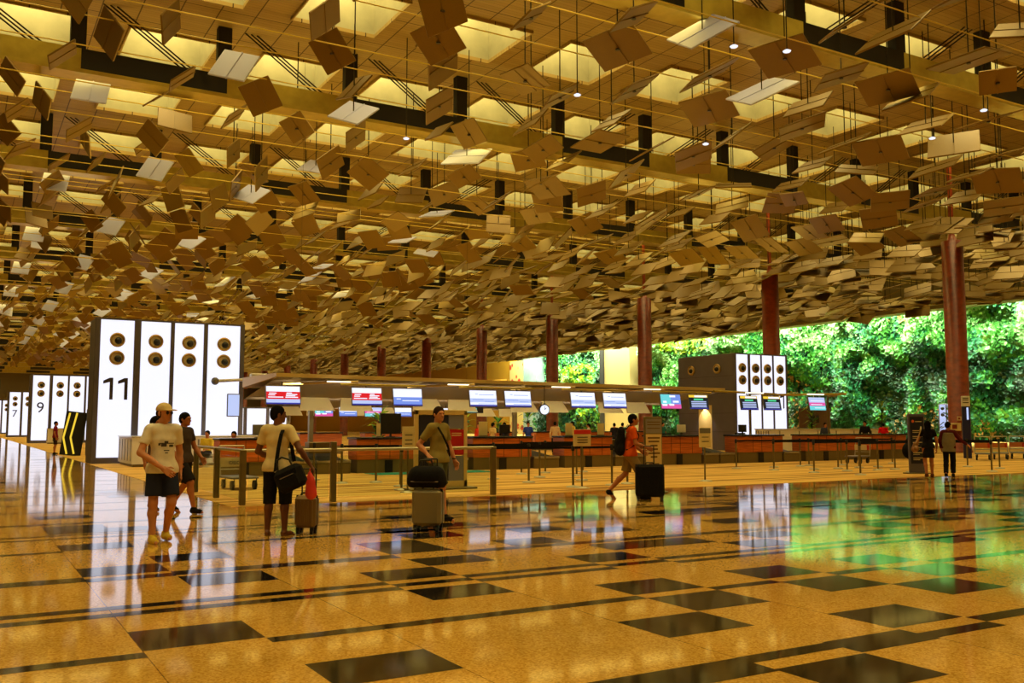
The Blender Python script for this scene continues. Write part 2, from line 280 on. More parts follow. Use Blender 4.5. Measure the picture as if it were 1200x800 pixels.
PANELS = [
('b', 2.21, 27.09, 13.0, 0.99, 0.71, -0.69, -0.13, -0.61, -0.69, 0.39),
('b', 3.31, 29.23, 13.0, 1.08, -0.88, -0.37, -0.3, 0.15, -0.81, 0.57),
('b', 4.73, 27.48, 13.0, 0.95, 0.82, -0.45, -0.35, 0.53, 0.37, 0.76),
('b', 2.27, 31.67, 13.0, 1.06, 0.66, -0.15, -0.74, 0.74, -0.04, 0.67),
('b', 1.0, 34.56, 13.0, 0.95, -0.77, -0.3, -0.56, -0.61, 0.09, 0.79),
('b', 2.04, 36.67, 13.0, 0.95, -0.87, -0.3, -0.39, 0.05, -0.84, 0.54),
('w', 3.43, 34.77, 13.0, 1.14, -0.14, -0.8, 0.58, 0.19, 0.56, 0.81),
('p', 7.12, 29.86, 13.0, 1.19, -0.43, -0.76, 0.49, 0.47, 0.27, 0.84),
('b', 5.91, 31.89, 13.0, 1.04, 0.64, -0.1, -0.76, 0.76, -0.06, 0.65),
('b', 8.38, 34.93, 13.0, 0.97, 0.68, -0.14, -0.72, 0.73, 0.24, 0.64),
('b', 8.24, 42.25, 13.0, 1.12, -0.69, -0.36, -0.64, -0.64, -0.13, 0.76),
('b', 9.54, 39.75, 13.0, 1.06, 0.76, -0.54, -0.35, 0.62, 0.45, 0.64),
('b', 4.71, 44.13, 13.0, 0.95, 0.75, -0.09, -0.65, 0.63, 0.39, 0.67),
('b', 3.53, 39.58, 13.0, 1.08, 0.62, -0.16, -0.76, 0.78, 0.04, 0.63),
('b', 8.43, 24.92, 13.0, 1.15, 0.58, -0.48, -0.65, -0.35, -0.87, 0.33),
('b', 9.45, 27.19, 13.0, 1.15, -0.57, -0.55, -0.61, -0.64, -0.18, 0.75),
('b', 11.92, 24.78, 13.0, 1.29, -0.24, -0.56, -0.79, -0.76, -0.41, 0.51),
('b', 10.8, 35.02, 13.0, 0.95, -0.37, -0.67, -0.64, -0.69, -0.26, 0.67),
('b', 13.18, 34.94, 13.0, 1.08, 0.58, -0.57, -0.58, 0.75, 0.11, 0.65),
('p', 12.08, 32.28, 13.0, 1.32, -0.38, -0.61, 0.7, 0.72, 0.27, 0.63),
('b', 14.45, 29.92, 13.0, 1.29, 0.44, -0.57, -0.69, 0.81, -0.08, 0.58),
('b', 16.92, 32.34, 13.0, 1.12, -0.53, -0.42, -0.73, -0.7, -0.27, 0.66),
('p', 18.35, 35.26, 13.0, 1.69, -0.4, -0.41, 0.82, 0.64, -0.76, -0.07),
('y', 15.78, 32.69, 13.0, 0.95, -0.68, -0.19, 0.71, 0.32, -0.95, 0.05),
('y', 17.03, 37.93, 13.0, 1.18, -0.62, -0.14, 0.77, 0.45, -0.87, 0.21),
('y', 17.03, 42.9, 13.0, 1.16, -0.69, -0.18, 0.7, 0.44, -0.87, 0.21),
('y', 18.27, 45.03, 13.0, 0.96, -0.61, -0.17, 0.77, 0.44, -0.89, 0.15),
('g', 14.36, 45.11, 13.0, 1.23, -0.51, -0.36, -0.78, -0.72, -0.32, 0.62),
('g', 16.91, 52.94, 13.0, 1.15, -0.45, -0.44, -0.78, -0.71, -0.36, 0.61),
('w', 22.04, 45.84, 13.0, 1.47, -0.3, -0.26, 0.92, 0.6, -0.8, -0.03),
('w', 23.38, 53.6, 13.0, 1.32, -0.3, -0.3, 0.91, 0.6, -0.8, -0.07),
('b', 22.13, 51.23, 13.0, 1.24, -0.33, -0.42, -0.85, -0.62, -0.59, 0.53),
('b', 19.73, 38.18, 13.0, 1.2, -0.0, -0.45, -0.89, -0.79, -0.54, 0.27),
('y', 25.68, 53.44, 12.96, 1.21, -0.68, -0.16, 0.72, 0.45, -0.86, 0.24),
('y', 23.08, 47.66, 13.0, 1.17, -0.64, 0.06, 0.77, 0.16, -0.96, 0.21),
('y', 30.4, 55.71, 12.7, 1.57, -0.69, -0.06, 0.72, 0.35, -0.9, 0.27),
('y', 20.67, 58.27, 13.0, 1.08, -0.74, 0.03, 0.68, 0.28, -0.9, 0.34),
('b', 27.6, 57.64, 12.86, 1.11, -0.64, -0.4, -0.65, -0.54, -0.36, 0.76),
('b', 13.43, 21.93, 13.0, 1.01, 0.55, -0.16, -0.82, 0.83, 0.24, 0.51),
('b', 15.94, 20.47, 13.0, 1.16, 0.42, -0.22, -0.88, 0.9, 0.03, 0.43),
('g', 16.87, 22.47, 13.0, 1.67, -0.14, -0.29, -0.95, -0.85, -0.46, 0.26),
('b', 19.54, 25.11, 13.0, 1.41, 0.45, -0.21, -0.87, 0.89, 0.07, 0.44),
('y', 20.86, 28.21, 13.0, 1.26, -0.62, -0.09, 0.78, 0.15, -0.99, 0.01),
('y', 18.29, 29.86, 13.0, 1.29, -0.71, -0.05, 0.7, 0.21, -0.97, 0.15),
('w', 18.31, 20.27, 13.0, 1.68, -0.64, -0.3, 0.71, 0.75, -0.43, 0.49),
('b', 20.82, 22.73, 13.0, 1.7, 0.45, -0.13, -0.88, 0.79, -0.4, 0.46),
('b', 23.15, 25.33, 13.0, 1.76, -0.16, -0.23, -0.96, -0.84, -0.48, 0.26),
('o', 22.04, 30.61, 13.0, 1.71, 0.08, -0.17, -0.98, 0.99, 0.16, 0.05),
('y', 24.5, 30.34, 13.0, 1.47, -0.51, 0.08, 0.86, 0.05, -0.99, 0.12),
('w', 23.44, 23.01, 13.0, 1.83, -0.56, -0.23, 0.8, 0.8, -0.41, 0.44),
('b', 26.45, 29.98, 12.92, 1.65, 0.11, -0.39, -0.91, 0.75, -0.57, 0.33),
('y', 23.21, 17.51, 13.0, 1.69, -0.59, -0.01, 0.81, 0.15, -0.98, 0.1),
('o', 26.9, 17.58, 12.9, 1.89, 0.16, -0.04, -0.99, 0.14, -0.99, 0.07),
('g', 21.85, 20.43, 13.0, 1.75, -0.2, -0.14, -0.97, -0.89, -0.38, 0.24),
('b', 24.71, 20.68, 13.0, 1.45, 0.22, -0.16, -0.96, 0.79, -0.55, 0.27),
('b', 26.75, 20.45, 12.91, 1.77, -0.16, -0.15, -0.97, -0.89, -0.41, 0.21),
('y', 27.97, 20.47, 12.84, 1.64, -0.54, -0.06, 0.84, 0.25, -0.96, 0.1),
('y', 25.8, 23.1, 12.96, 1.54, -0.58, -0.14, 0.81, 0.35, -0.93, 0.09),
('o', 27.41, 24.85, 12.87, 1.76, 0.18, -0.21, -0.96, 0.66, -0.7, 0.27),
('y', 30.1, 25.12, 12.72, 1.72, -0.43, 0.01, 0.9, 0.32, -0.93, 0.16),
('g', 31.88, 24.83, 12.62, 1.83, -0.24, -0.16, -0.96, -0.86, -0.43, 0.28),
('y', 33.36, 22.59, 12.53, 1.91, -0.56, -0.32, 0.76, 0.64, 0.42, 0.64),
('y', 35.31, 24.8, 12.41, 1.84, -0.47, -0.01, 0.88, 0.28, -0.95, 0.14),
('o', 32.01, 20.25, 12.61, 1.72, 0.32, -0.01, -0.95, 0.06, -1.0, 0.03),
('o', 35.89, 22.3, 12.38, 1.45, 0.3, -0.05, -0.95, 0.01, -1.0, 0.05),
('b', 29.03, 17.98, 12.78, 1.16, -0.35, -0.22, -0.91, -0.76, -0.5, 0.41),
('y', 31.23, 27.8, 12.65, 1.4, -0.5, -0.09, 0.86, 0.23, -0.97, 0.03),
('y', 32.73, 30.45, 12.57, 1.43, -0.46, -0.13, 0.88, 0.36, -0.93, 0.05),
('b', 38.33, 26.96, 12.23, 1.47, 0.17, -0.13, -0.98, 0.91, -0.37, 0.2),
('y', 37.3, 24.56, 12.29, 1.56, -0.39, -0.01, 0.92, 0.11, -0.99, 0.04),
('y', 40.04, 26.62, 12.12, 1.61, -0.5, -0.07, 0.86, 0.12, -0.99, -0.01),
('g', 38.93, 24.34, 12.19, 2.0, -0.36, -0.03, -0.93, -0.85, -0.39, 0.35),
('b', 34.61, 32.01, 12.46, 1.18, -0.3, -0.17, -0.94, -0.83, -0.44, 0.34),
('y', 37.2, 31.72, 12.3, 1.23, -0.52, -0.17, 0.84, 0.25, -0.97, -0.03),
('b', 38.22, 29.34, 12.23, 1.75, -0.2, -0.21, -0.96, 0.64, -0.77, 0.04),
('b', 39.42, 34.25, 12.16, 1.44, -0.37, -0.17, -0.91, -0.86, -0.32, 0.41),
('y', 42.85, 30.94, 11.93, 1.46, -0.45, -0.07, 0.89, 0.21, -0.98, 0.03),
('b', 40.09, 36.03, 12.12, 1.49, -0.37, 0.02, -0.93, -0.93, -0.09, 0.37),
('g', 42.78, 26.49, 11.94, 1.73, -0.16, -0.16, -0.98, 0.55, -0.83, 0.05),
('y', 47.12, 37.88, 11.8, 1.58, -0.42, -0.24, 0.88, 0.56, -0.83, 0.05),
('y', 56.12, 41.32, 11.8, 2.0, -0.31, 0.03, 0.95, -0.36, -0.93, -0.09),
('y', 56.36, 36.21, 11.8, 1.73, -0.4, -0.19, 0.9, 0.4, -0.92, -0.02),
('y', 27.82, 35.41, 12.85, 1.28, -0.62, -0.11, 0.78, 0.26, -0.96, 0.07),
('o', 26.57, 37.66, 12.92, 1.47, 0.04, -0.51, -0.86, 0.84, -0.45, 0.3),
('b', 24.19, 38.0, 13.0, 1.7, -0.26, -0.19, -0.95, -0.83, -0.46, 0.32),
('y', 28.87, 39.95, 12.79, 1.47, -0.58, -0.04, 0.82, 0.08, -1.0, 0.01),
('b', 31.91, 39.43, 12.62, 1.67, 0.37, -0.32, -0.87, 0.67, -0.56, 0.49),
('y', 31.1, 39.78, 12.66, 1.26, -0.52, -0.09, 0.85, 0.29, -0.95, 0.08),
('y', 32.23, 37.6, 12.6, 1.17, -0.47, -0.08, 0.88, 0.23, -0.97, 0.03),
('y', 34.33, 37.3, 12.47, 1.28, -0.5, -0.17, 0.85, 0.31, -0.95, -0.01),
('b', 27.22, 30.87, 12.88, 1.56, -0.25, -0.2, -0.95, 0.74, -0.67, -0.06),
('b', 26.75, 43.12, 12.91, 1.48, -0.23, -0.3, -0.93, -0.73, -0.58, 0.37),
('y', 36.99, 43.33, 12.31, 1.51, -0.54, -0.03, 0.84, 0.15, -0.99, 0.07),
('y', 35.19, 53.9, 12.42, 1.33, -0.57, -0.09, 0.81, 0.41, -0.89, 0.18),
('y', 37.21, 53.52, 12.3, 1.29, -0.6, -0.1, 0.79, 0.16, -0.99, -0.01),
('y', 45.51, 51.43, 11.8, 1.54, -0.44, -0.02, 0.9, 0.11, -0.99, 0.03),
('y', 50.13, 51.47, 11.8, 1.56, -0.58, -0.23, 0.78, 0.45, -0.89, 0.07)]
# ------------------------------------------------------------------ floor
b = MB(); b.box(-60, -20, -0.3, 110, 290, 0.0); floor = struct(b.build('floor', M['terrazzo']))
CX0, CY0 = 4.4, 17.8
b = MB(); b.box(CX0, CY0, 0.0005, 110, 290, 0.006); struct(b.build('floor_carpet', M['carpet']))
KX = lambda k: 1.125 + 0.822*k
R = []          # dark stone insets, x0, x1, y0, y1
def cell(k, y0, y1, n=1): R.append((KX(k), KX(k+n), y0, y1))
cell(4,3.72,4.34); cell(6,4.75,5.37); cell(4,5.34,5.96); cell(5,5.98,6.64); cell(7,6.05,6.67); cell(8,5.40,6.05); cell(9,6.10,6.70)
cell(1,5.33,5.92); cell(0,6.80,7.47); cell(5,6.81,7.43); cell(7,6.87,7.46); cell(9,6.93,7.52); cell(3,7.48,8.06); cell(3,8.60,9.24)
cell(4,9.31,9.88); cell(6,8.62,9.19); cell(7,9.33,9.93,2); cell(1,9.24,9.92); cell(0,10.35,10.97); cell(1,11.03,11.62)
cell(0,12.57,13.2); cell(5,11.55,12.16); cell(4,10.96,11.5); cell(5,12.28,12.94); cell(6,14.12,14.73); cell(6,10.30,10.92); cell(7,11.48,12.1); cell(8,10.93,11.46)
cell(12,7.70,8.19); cell(16,10.98,11.52); cell(15,9.54,9.95); cell(12,8.80,9.25); cell(11,5.2,5.8); cell(10,4.6,5.2); cell(-1,4.7,5.3)
# thin running bands
R += [(2.4,KX(4),4.30,4.67),(KX(4),KX(5),4.52,4.68),(KX(5),KX(6),4.36,4.70),(KX(6),KX(7),4.39,4.55),(KX(7),KX(8),4.55,4.73),(KX(8),14,4.40,4.56),
      (-8,KX(0),6.60,6.76),(KX(1),KX(5),6.62,6.78),(KX(6),KX(7),6.64,6.79),(KX(8),KX(9),6.68,6.85),(KX(10),30,6.70,6.88)]
R += [(-20,KX(3),8.10,8.27),(-20,KX(3),8.41,8.58),(KX(3),KX(4),8.25,8.42),(KX(4),KX(6),8.12,8.28),(KX(4),KX(6),8.42,8.58),(KX(6),KX(7),8.27,8.44),(KX(7),30,8.12,8.27),(KX(7),30,8.41,8.58)]
R += [(-20,KX(0),10.03,10.33),(KX(0),KX(1),9.98,10.20),(KX(1),KX(4),10.03,10.30),(KX(5),30,10.03,10.25),
      (-20,KX(0),12.42,12.58),(KX(2),34,12.38,12.56),(-20,34,13.86,14.0),(-20,34,14.26,14.40),(-20,34,15.9,16.12)]
for q in range(1, 30):                      # the walkway beside the carpet goes on far down the hall
    y = 16.0 + 1.95*q + (0.25 if q % 2 else 0)
    R.append((-20, CX0, y, y+0.18))
    if q % 3 == 0: R.append((-20, CX0, y+0.42, y+0.6))
rs = random.Random(5)
for y in (7.5, 8.65, 9.33, 10.32, 10.95, 11.5, 11.9, 12.65, 13.2, 14.5, 15.1, 16.2, 16.9):
    for k in range(9, 38):
        if rs.random() < 0.30 and not any(abs(KX(k)-r[0]) < .1 and abs(y-r[2]) < .45 for r in R): cell(k, y, y+0.6)
for y in (12.65, 14.5, 15.1, 16.2, 16.9, 10.35):
    for k in range(-6, 9):
        if rs.random() < 0.17 and not any(abs(KX(k)-r[0]) < .1 and abs(y-r[2]) < .45 for r in R): cell(k, y, y+0.6)
for q in range(40):
    k = rs.randint(-8, 2); y = 18.2 + rs.random()*60; cell(k, y, y+0.6)
b = MB()
for (x0,x1,y0,y1) in R:
    z = 0.0012; b.add([(x0,y0,z),(x1,y0,z),(x1,y1,z),(x0,y1,z)], [(0,1,2,3)])
struct(b.build('floor_inlay', M['black_stone']))

# ------------------------------------------------------------------ ceiling with skylight wells
ZC = 16.4; XE = 70.0; P = 14.2
BEAMS = [21.0 + P*k for k in range(-2, 17)]
wx = [(5.0*k+1.5-1.6, 5.0*k+1.5+1.6) for k in range(-3, 14)]
wy = [(-18.5+7.1*j-1.7, -18.5+7.1*j+1.7) for j in range(0, 40)]
xs = sorted([-16, XE] + [v for w in wx for v in w if -16 < v < XE]); ys = sorted([-22, 262] + [v for w in wy for v in w if -22 < v < 262])
b = MB()
for i in range(len(xs)-1):
    for j in range(len(ys)-1):
        mx_, my_ = (xs[i]+xs[i+1])/2, (ys[j]+ys[j+1])/2
        if any(a < mx_ < c for a, c in wx) and any(a < my_ < c for a, c in wy): continue
        b.add([(xs[i],ys[j],ZC),(xs[i+1],ys[j],ZC),(xs[i+1],ys[j+1],ZC),(xs[i],ys[j+1],ZC)], [(0,3,2,1)])
struct(b.build('ceiling', M['planks']))
b = MB(); b.box(-16, -22, ZC+3.0, XE, 262, ZC+3.2); struct(b.build('roof', M['soffit']))
def skylight():
    b = MB(); h = 2.8
    for (p, q) in (((-1.6,-1.7),(1.6,-1.7)),((1.6,-1.7),(1.6,1.7)),((1.6,1.7),(-1.6,1.7)),((-1.6,1.7),(-1.6,-1.7))):
        b.add([(p[0],p[1],-0.05),(q[0],q[1],-0.05),(q[0],q[1],h),(p[0],p[1],h)], [(0,1,2,3)])
    w = b.build('skylight', M['well']); struct(w)
    d = MB(); d.add([(-1.6,-1.7,h-.04),(1.6,-1.7,h-.04),(1.6,1.7,h-.04),(-1.6,1.7,h-.04)], [(0,3,2,1)])
    d.build('diffuser', M['diffuser'], w)
    l = MB()
    for s in (-1,1):
        l.box(s*1.62-.03, -1.75, -.12, s*1.62+.03, 1.75, .02); l.box(-1.65, s*1.72-.03, -.12, 1.65, s*1.72+.03, .02)
    l.build('lip', M['planks'], w); return w
sky0 = skylight(); first = True
for xa, xb in wx:
    for ya, yb in wy:
        cx_, cy_ = (xa+xb)/2, (ya+yb)/2
        if cx_ < -12 or cx_ > XE-1: continue
        far = cy_ > 110
        if first: sky0.location = (cx_, cy_, ZC); first = False
        else: dup(sky0, (cx_, cy_, ZC))

# beams: alternating grille and brass bays between hanger posts, a lamp strip along the lower flange
def beam(Y):
    r = bpy.data.objects.new('ceiling_beam', None); C.objects.link(r); r.location = (0, Y, 0); struct(r)
    g = MB(); br_ = MB(); p = MB(); l = MB(); d = MB(); n = int((XE+16)//5)
    for k in range(n):
        x0 = -16.9 + 5*k; t = g if (k + (0 if True else 1)) % 2 == 0 else br_
        t.box(x0, -0.22, 13.75, x0+5.0, 0.22, 14.55)
        p.box(x0+4.65, -0.18, 14.5, x0+5.15, 0.18, ZC)
        if k % 3 != 2: l.box(x0+1.2, -0.34, 13.66, x0+2.6, -0.24, 13.70)
        s = 1 if x0 < 22 else -1
        for q in (-.22, 0, .22):
            d.tube((x0+2.5-1.6*s+q, 0, ZC), (x0+2.5+1.2*s+q, 0, 14.5), 0.03, n=6)
    fl = MB(); fl.box(-16, -0.42, 13.62, XE, 0.42, 13.76)
    g.build('grille_bay', M['beam_dark'], r); br_.build('brass_bay', M['brass'], r); p.build('hanger_post', M['beam_dark'], r)
    l.build('lamp_strip', M['e_lamp'], r); d.build('brace', M['rod'], r); fl.build('flange', M['brass'], r)
    return r
bm0 = beam(BEAMS[0])
for Y in BEAMS[1:]: dup(bm0, (0, Y, 0))
b = MB(); b.tube((-16,0,0), (XE,0,0), 0.02, n=6); rl0 = struct(b.build('ceiling_rail', M['rail'])); rl0.location = (0, 12.0, 13.25)
for j in range(1, 56):
    o = dup(rl0, (0, 12.0+2.4*j, 13.25 - (0.35 if j % 3 == 0 else 0)))
# fascia that closes the ceiling in front of the planted wall
b = MB(); b.box(XE-.3, -22, 11.1, XE, 262, ZC+1.9); b.box(XE-1.2, -22, 11.0, XE+.3, 262, 11.18)
struct(b.build('trim_1', M['bronze']))

# ------------------------------------------------------------------ hanging ceiling panels
def panel_mesh(L, m):
    b = MB(); b.box(-L/2, -L/2, -0.03, L/2, L/2, 0.03, 0, 0.012)
    b.box(-L/2, -0.02, 0.028, L/2, 0.02, 0.05); b.box(-L/2, -0.008, -0.036, L/2, 0.008, -0.028)
    me = bpy.data.meshes.new('ceiling_panel'); me.from_pydata(b.v, [], b.f); me.materials.append(m); return me
def frame(N, a):
    z = Vector(N).normalized(); x = (Vector(a) - z*Vector(a).dot(z)).normalized(); y = z.cross(x)
    return Matrix((x, y, z)).transposed()
plist = [(k, Vector((x,y,z)), L, frame((n0,n1,n2),(a0,a1,a2))) for (k,x,y,z,L,n0,n1,n2,a0,a1,a2) in PANELS]
known = list(plist); rp = random.Random(11)
def zlev(X): return 13.0 if X < 25 else max(11.2, 13.0-(X-25)*0.048)
extra = []
grid = [(1.2+2.45*i, 15.0+2.4*j) for j in range(78) for i in range(29)] + [(46+2.2*i, 26.2+2.4*j) for j in range(60) for i in range(11)]
for gx, gy in grid:
    if True:
        X = gx + rp.uniform(-.5,.5); Y = gy + rp.uniform(-.5,.5); z = zlev(X) + rp.uniform(-.35,.35)
        if X > XE-1.6: continue
        pr = project((X, Y, z))
        if not pr or pr[0] < -90 or pr[0] > 1290 or pr[1] < -80: continue
        if any((p[1]-Vector((X,Y,z))).length < 2.0 for p in known): continue
        q = sorted(known, key=lambda p: abs(p[1].x-X)*1.0 + abs(p[1].y-Y)*.25 + rp.random()*9)[0]
        e = Matrix.Rotation(rp.gauss(0,.12),3,'X') @ Matrix.Rotation(rp.gauss(0,.12),3,'Y') @ Matrix.Rotation(rp.gauss(0,.3),3,'Z')
        k = q[0] if q[0] not in 'wp' or rp.random() < .4 else 'b'
        extra.append((k, Vector((X,Y,z)), min(1.9, 1.05 + X*0.015 + rp.uniform(-.1,.1)), e @ q[3]))
# the bays repeat: white and pinkish panels at the same place in each bay further back
for k, p, L, R3 in known:
    if k in 'wp' and p.x < 13:
        for n in range(1, 9): extra.append((k, p + Vector((0, P*n, 0)), L, R3))
def shows(p):
    pr = project(p[1])
    if not pr or not (-30 < pr[0] < 1230 and -25 < pr[1] < 470): return 0
    return p[2]/pr[2]
allp = sorted(known + extra, key=shows, reverse=True)
single = [p for p in allp if shows(p) > 0][:290]; rest = allp[len(single):]
meshes = {}
rod_me = {}
TONE = {'b':'champagne','g':'champagne','o':'champagne','y':'champagne','w':'white','p':'white'}
rows = {}
for p in single: rows.setdefault(round((p[1].y-15.6)/2.4), []).append(p)
rk = sorted(rows); n_made = 0
for ri, key in enumerate(rk, 1):
    row = sorted(rows[key], key=lambda p: project(p[1])[0])
    for ci, (k, pos, L, R3) in enumerate(row, 1):
        Lq = round(L*8)/8; tone = TONE[k]
        if (Lq, tone) not in meshes: meshes[(Lq,tone)] = panel_mesh(Lq, M['panel_lit'] if tone == 'white' else M['panel'])
        o = bpy.data.objects.new('ceiling_panel', meshes[(Lq,tone)]); C.objects.link(o)
        o.matrix_world = Matrix.Translation(pos) @ R3.to_4x4()
        nz = abs(R3.col[2].z); tilt = 'almost level' if nz > .93 else 'gently tilted' if nz > .8 else 'tilted' if nz > .5 else 'steeply tilted'
        fin = 'white' if tone == 'white' else 'brownish metal'
        tag(o, f'{tilt} square {fin} ceiling panel, {nth(ci)} from left in {nth(ri)} hanging row', 'ceiling panel', 'square panels hanging under the ceiling')
        if pos.x > 9:                       # thin rod from the panel's middle up to the ceiling
            h = ZC - pos.z
            rb = MB(); rb.tube((0,0,0), (0,0,h), 0.022, n=6); rb.lathe([(.07,-.09),(.07,-.06)], 8, (0,0,0))
            c = rb.build('hanger_rod', M['rod'], o); c.matrix_parent_inverse = Matrix.Identity(4)
            c.matrix_basis = (Matrix.Translation(pos) @ R3.to_4x4()).inverted() @ Matrix.Translation(pos)
        n_made += 1
b = MB()
for k, pos, L, R3 in rest:
    h = L/2; vs = [pos + R3 @ Vector((sx*h, sy*h, sz*.03)) for sz in (-1,1) for sx,sy in ((-1,-1),(1,-1),(1,1),(-1,1))]
    b.add(vs, [(0,3,2,1),(4,5,6,7),(0,1,5,4),(1,2,6,5),(2,3,7,6),(3,0,4,7)], 1 if TONE[k] == 'white' else 0)
o = b.build('distant_ceiling_panels', [M['panel'], M['panel_lit']])
tag(o, 'mass of small square panels hanging under the ceiling far down the hall', 'ceiling panels', None, 'stuff')
# pendant downlights: slim rods ending in a small lit disc
pend = [(841,51,10.9),(903,63,10.6),(489,149,11.6),(640,100,11.2),(1045,150,10.3),(1105,100,10.8)]
for i, (px, py, z) in enumerate([(18.9,19.6,12.4),(20.3,18.9,12.3),(14.3,32.5,12.4),(17.1,25.0,12.3),(30.5,21.5,12.0),(29.8,19.0,12.2),(24.0,26.5,12.1)], 1):
    t = thing('pendant_downlight', f'{nth(i)} of the slim ceiling pendants ending in a small lit disc, hanging among the panels', 'lamp', (px, py, z), 0, 'slim pendant downlights')
    q = MB(); q.tube((0,0,0.05), (0,0,ZC-z), 0.02, n=6); q.build('rod', M['rod'], t)
    q = MB(); q.lathe([(.10,0.0),(.12,.03),(.05,.07)], 16); q.build('lamp', [M['e_white']], t)

# ------------------------------------------------------------------ walls at the far ends and the planted wall
b = MB(); b.box(-40, 264, 0, 110, 265, ZC+2); struct(b.build('wall_north', mat('far_wall', (96,84,60), .7)))
b = MB(); b.box(-6, 138, 6.1, 4.4, 142, 7.4); struct(b.build('trim_2', mat('dark_bulkhead', (62,66,62), .6)))
XW = 80.0
b = MB(); b.box(XW+.6, 20, 0, XW+1.2, 265, 19); struct(b.build('wall_east', mat('planter_backing', (16,40,20), .9)))
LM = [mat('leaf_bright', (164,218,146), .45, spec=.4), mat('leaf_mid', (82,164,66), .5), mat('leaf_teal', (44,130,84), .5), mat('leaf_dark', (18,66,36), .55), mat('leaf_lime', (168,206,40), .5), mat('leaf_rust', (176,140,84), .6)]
from mathutils import noise as mnoise
rl = random.Random(3); b = MB()
def leafclump(x, y, z, s, mi, dn=0.0):
    # a splayed clump: four pointed leaves facing outwards
    for q in range(3):
        a = rl.uniform(0, 2*PI); tip = Vector((-rl.uniform(.25,.7), math.cos(a), math.sin(a)-.35)).normalized()*s
        side = tip.cross(Vector((-1,0,.4))).normalized()*s*.42
        p = Vector((x, y, z)); m_ = p + tip*.55 + Vector((-.12*s,0,.05*s))
        b.add([p, m_+side, p+tip, m_-side], [(0,1,2,3)], mi)
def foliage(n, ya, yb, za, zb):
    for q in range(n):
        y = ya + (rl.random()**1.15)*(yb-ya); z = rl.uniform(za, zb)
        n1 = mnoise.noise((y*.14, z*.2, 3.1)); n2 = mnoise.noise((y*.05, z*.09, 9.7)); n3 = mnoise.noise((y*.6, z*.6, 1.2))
        v = n1*.9 + n3*.6 + (z-8.0)*.075 + rl.gauss(0,.16)  # leaf tone rises with height: light from above put into the colour
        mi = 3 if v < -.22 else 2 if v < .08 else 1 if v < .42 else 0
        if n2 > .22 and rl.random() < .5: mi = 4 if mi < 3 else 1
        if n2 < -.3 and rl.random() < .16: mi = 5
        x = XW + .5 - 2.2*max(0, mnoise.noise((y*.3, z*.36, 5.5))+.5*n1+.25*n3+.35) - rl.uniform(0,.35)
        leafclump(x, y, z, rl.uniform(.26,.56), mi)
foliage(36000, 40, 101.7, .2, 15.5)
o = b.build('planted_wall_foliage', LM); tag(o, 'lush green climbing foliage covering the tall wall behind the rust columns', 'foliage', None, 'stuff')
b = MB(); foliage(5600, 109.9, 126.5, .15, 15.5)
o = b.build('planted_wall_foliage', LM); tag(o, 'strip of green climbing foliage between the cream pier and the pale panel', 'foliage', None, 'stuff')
# interruptions in the planted wall
b = MB(); b.box(XW-1.6, 102.5, 0, XW+.4, 108.3, 15); struct(b.build('wall_panel_cream', mat('pier_cream', (176,156,104), .6)))
b = MB(); b.box(XW-1.8, 108.3, 0, XW+.4, 109.2, 15); struct(b.build('trim_3', M['beam_dark']))
b = MB(); b.box(XW-1.2, 127.2, 0, XW+.4, 131.2, 15); struct(b.build('wall_panel_pale', mat('pale_panel', (140,166,166), .5, noise=.2, nscale=.5)))
def floral():
    m = mat('floral_panel', (200,176,110), .6); nt = m.node_tree; bs = nt.nodes['Principled BSDF']
    tc = nt.nodes.new('ShaderNodeTexCoord'); v = nt.nodes.new('ShaderNodeTexVoronoi'); v.inputs['Scale'].default_value = .8
    nt.links.new(tc.outputs['Object'], v.inputs['Vector']); r = ramp2(nt, v.outputs['Distance'], .3, lin((176,52,30)), .42, lin((206,182,116)))
    nt.links.new(r.outputs['Color'], bs.inputs['Base Color']); return m
b = MB(); b.box(XW-1.2, 131.4, 0, XW+.4, 135.6, 12); struct(b.build('wall_panel_floral', floral()))
b = MB(); b.box(XW-1.0, 136, 0, XW+.4, 262, 15); struct(b.build('wall_shop_front', mat('shop_front', (190,140,40), .5)))
b = MB()
for k in range(30): b.box(XW-1.15, 137+2.2*k, 6.4, XW-1.0, 138.9+2.2*k, 9.2)
struct(b.build('window_1', M['e_amber']))

# ------------------------------------------------------------------ rust-coloured columns
b = MB(); b.lathe([(.62,0),(.62,.12),(.56,.14),(.56,11.7),(.26,11.75),(.13,12.2),(.13,ZC)], 32); col0 = struct(b.build('column', M['column'])); col0.location = (47.4, 32.45, 0)
for k in range(1, 16): dup(col0, (47.4, 32.45+13.75*k, 0))
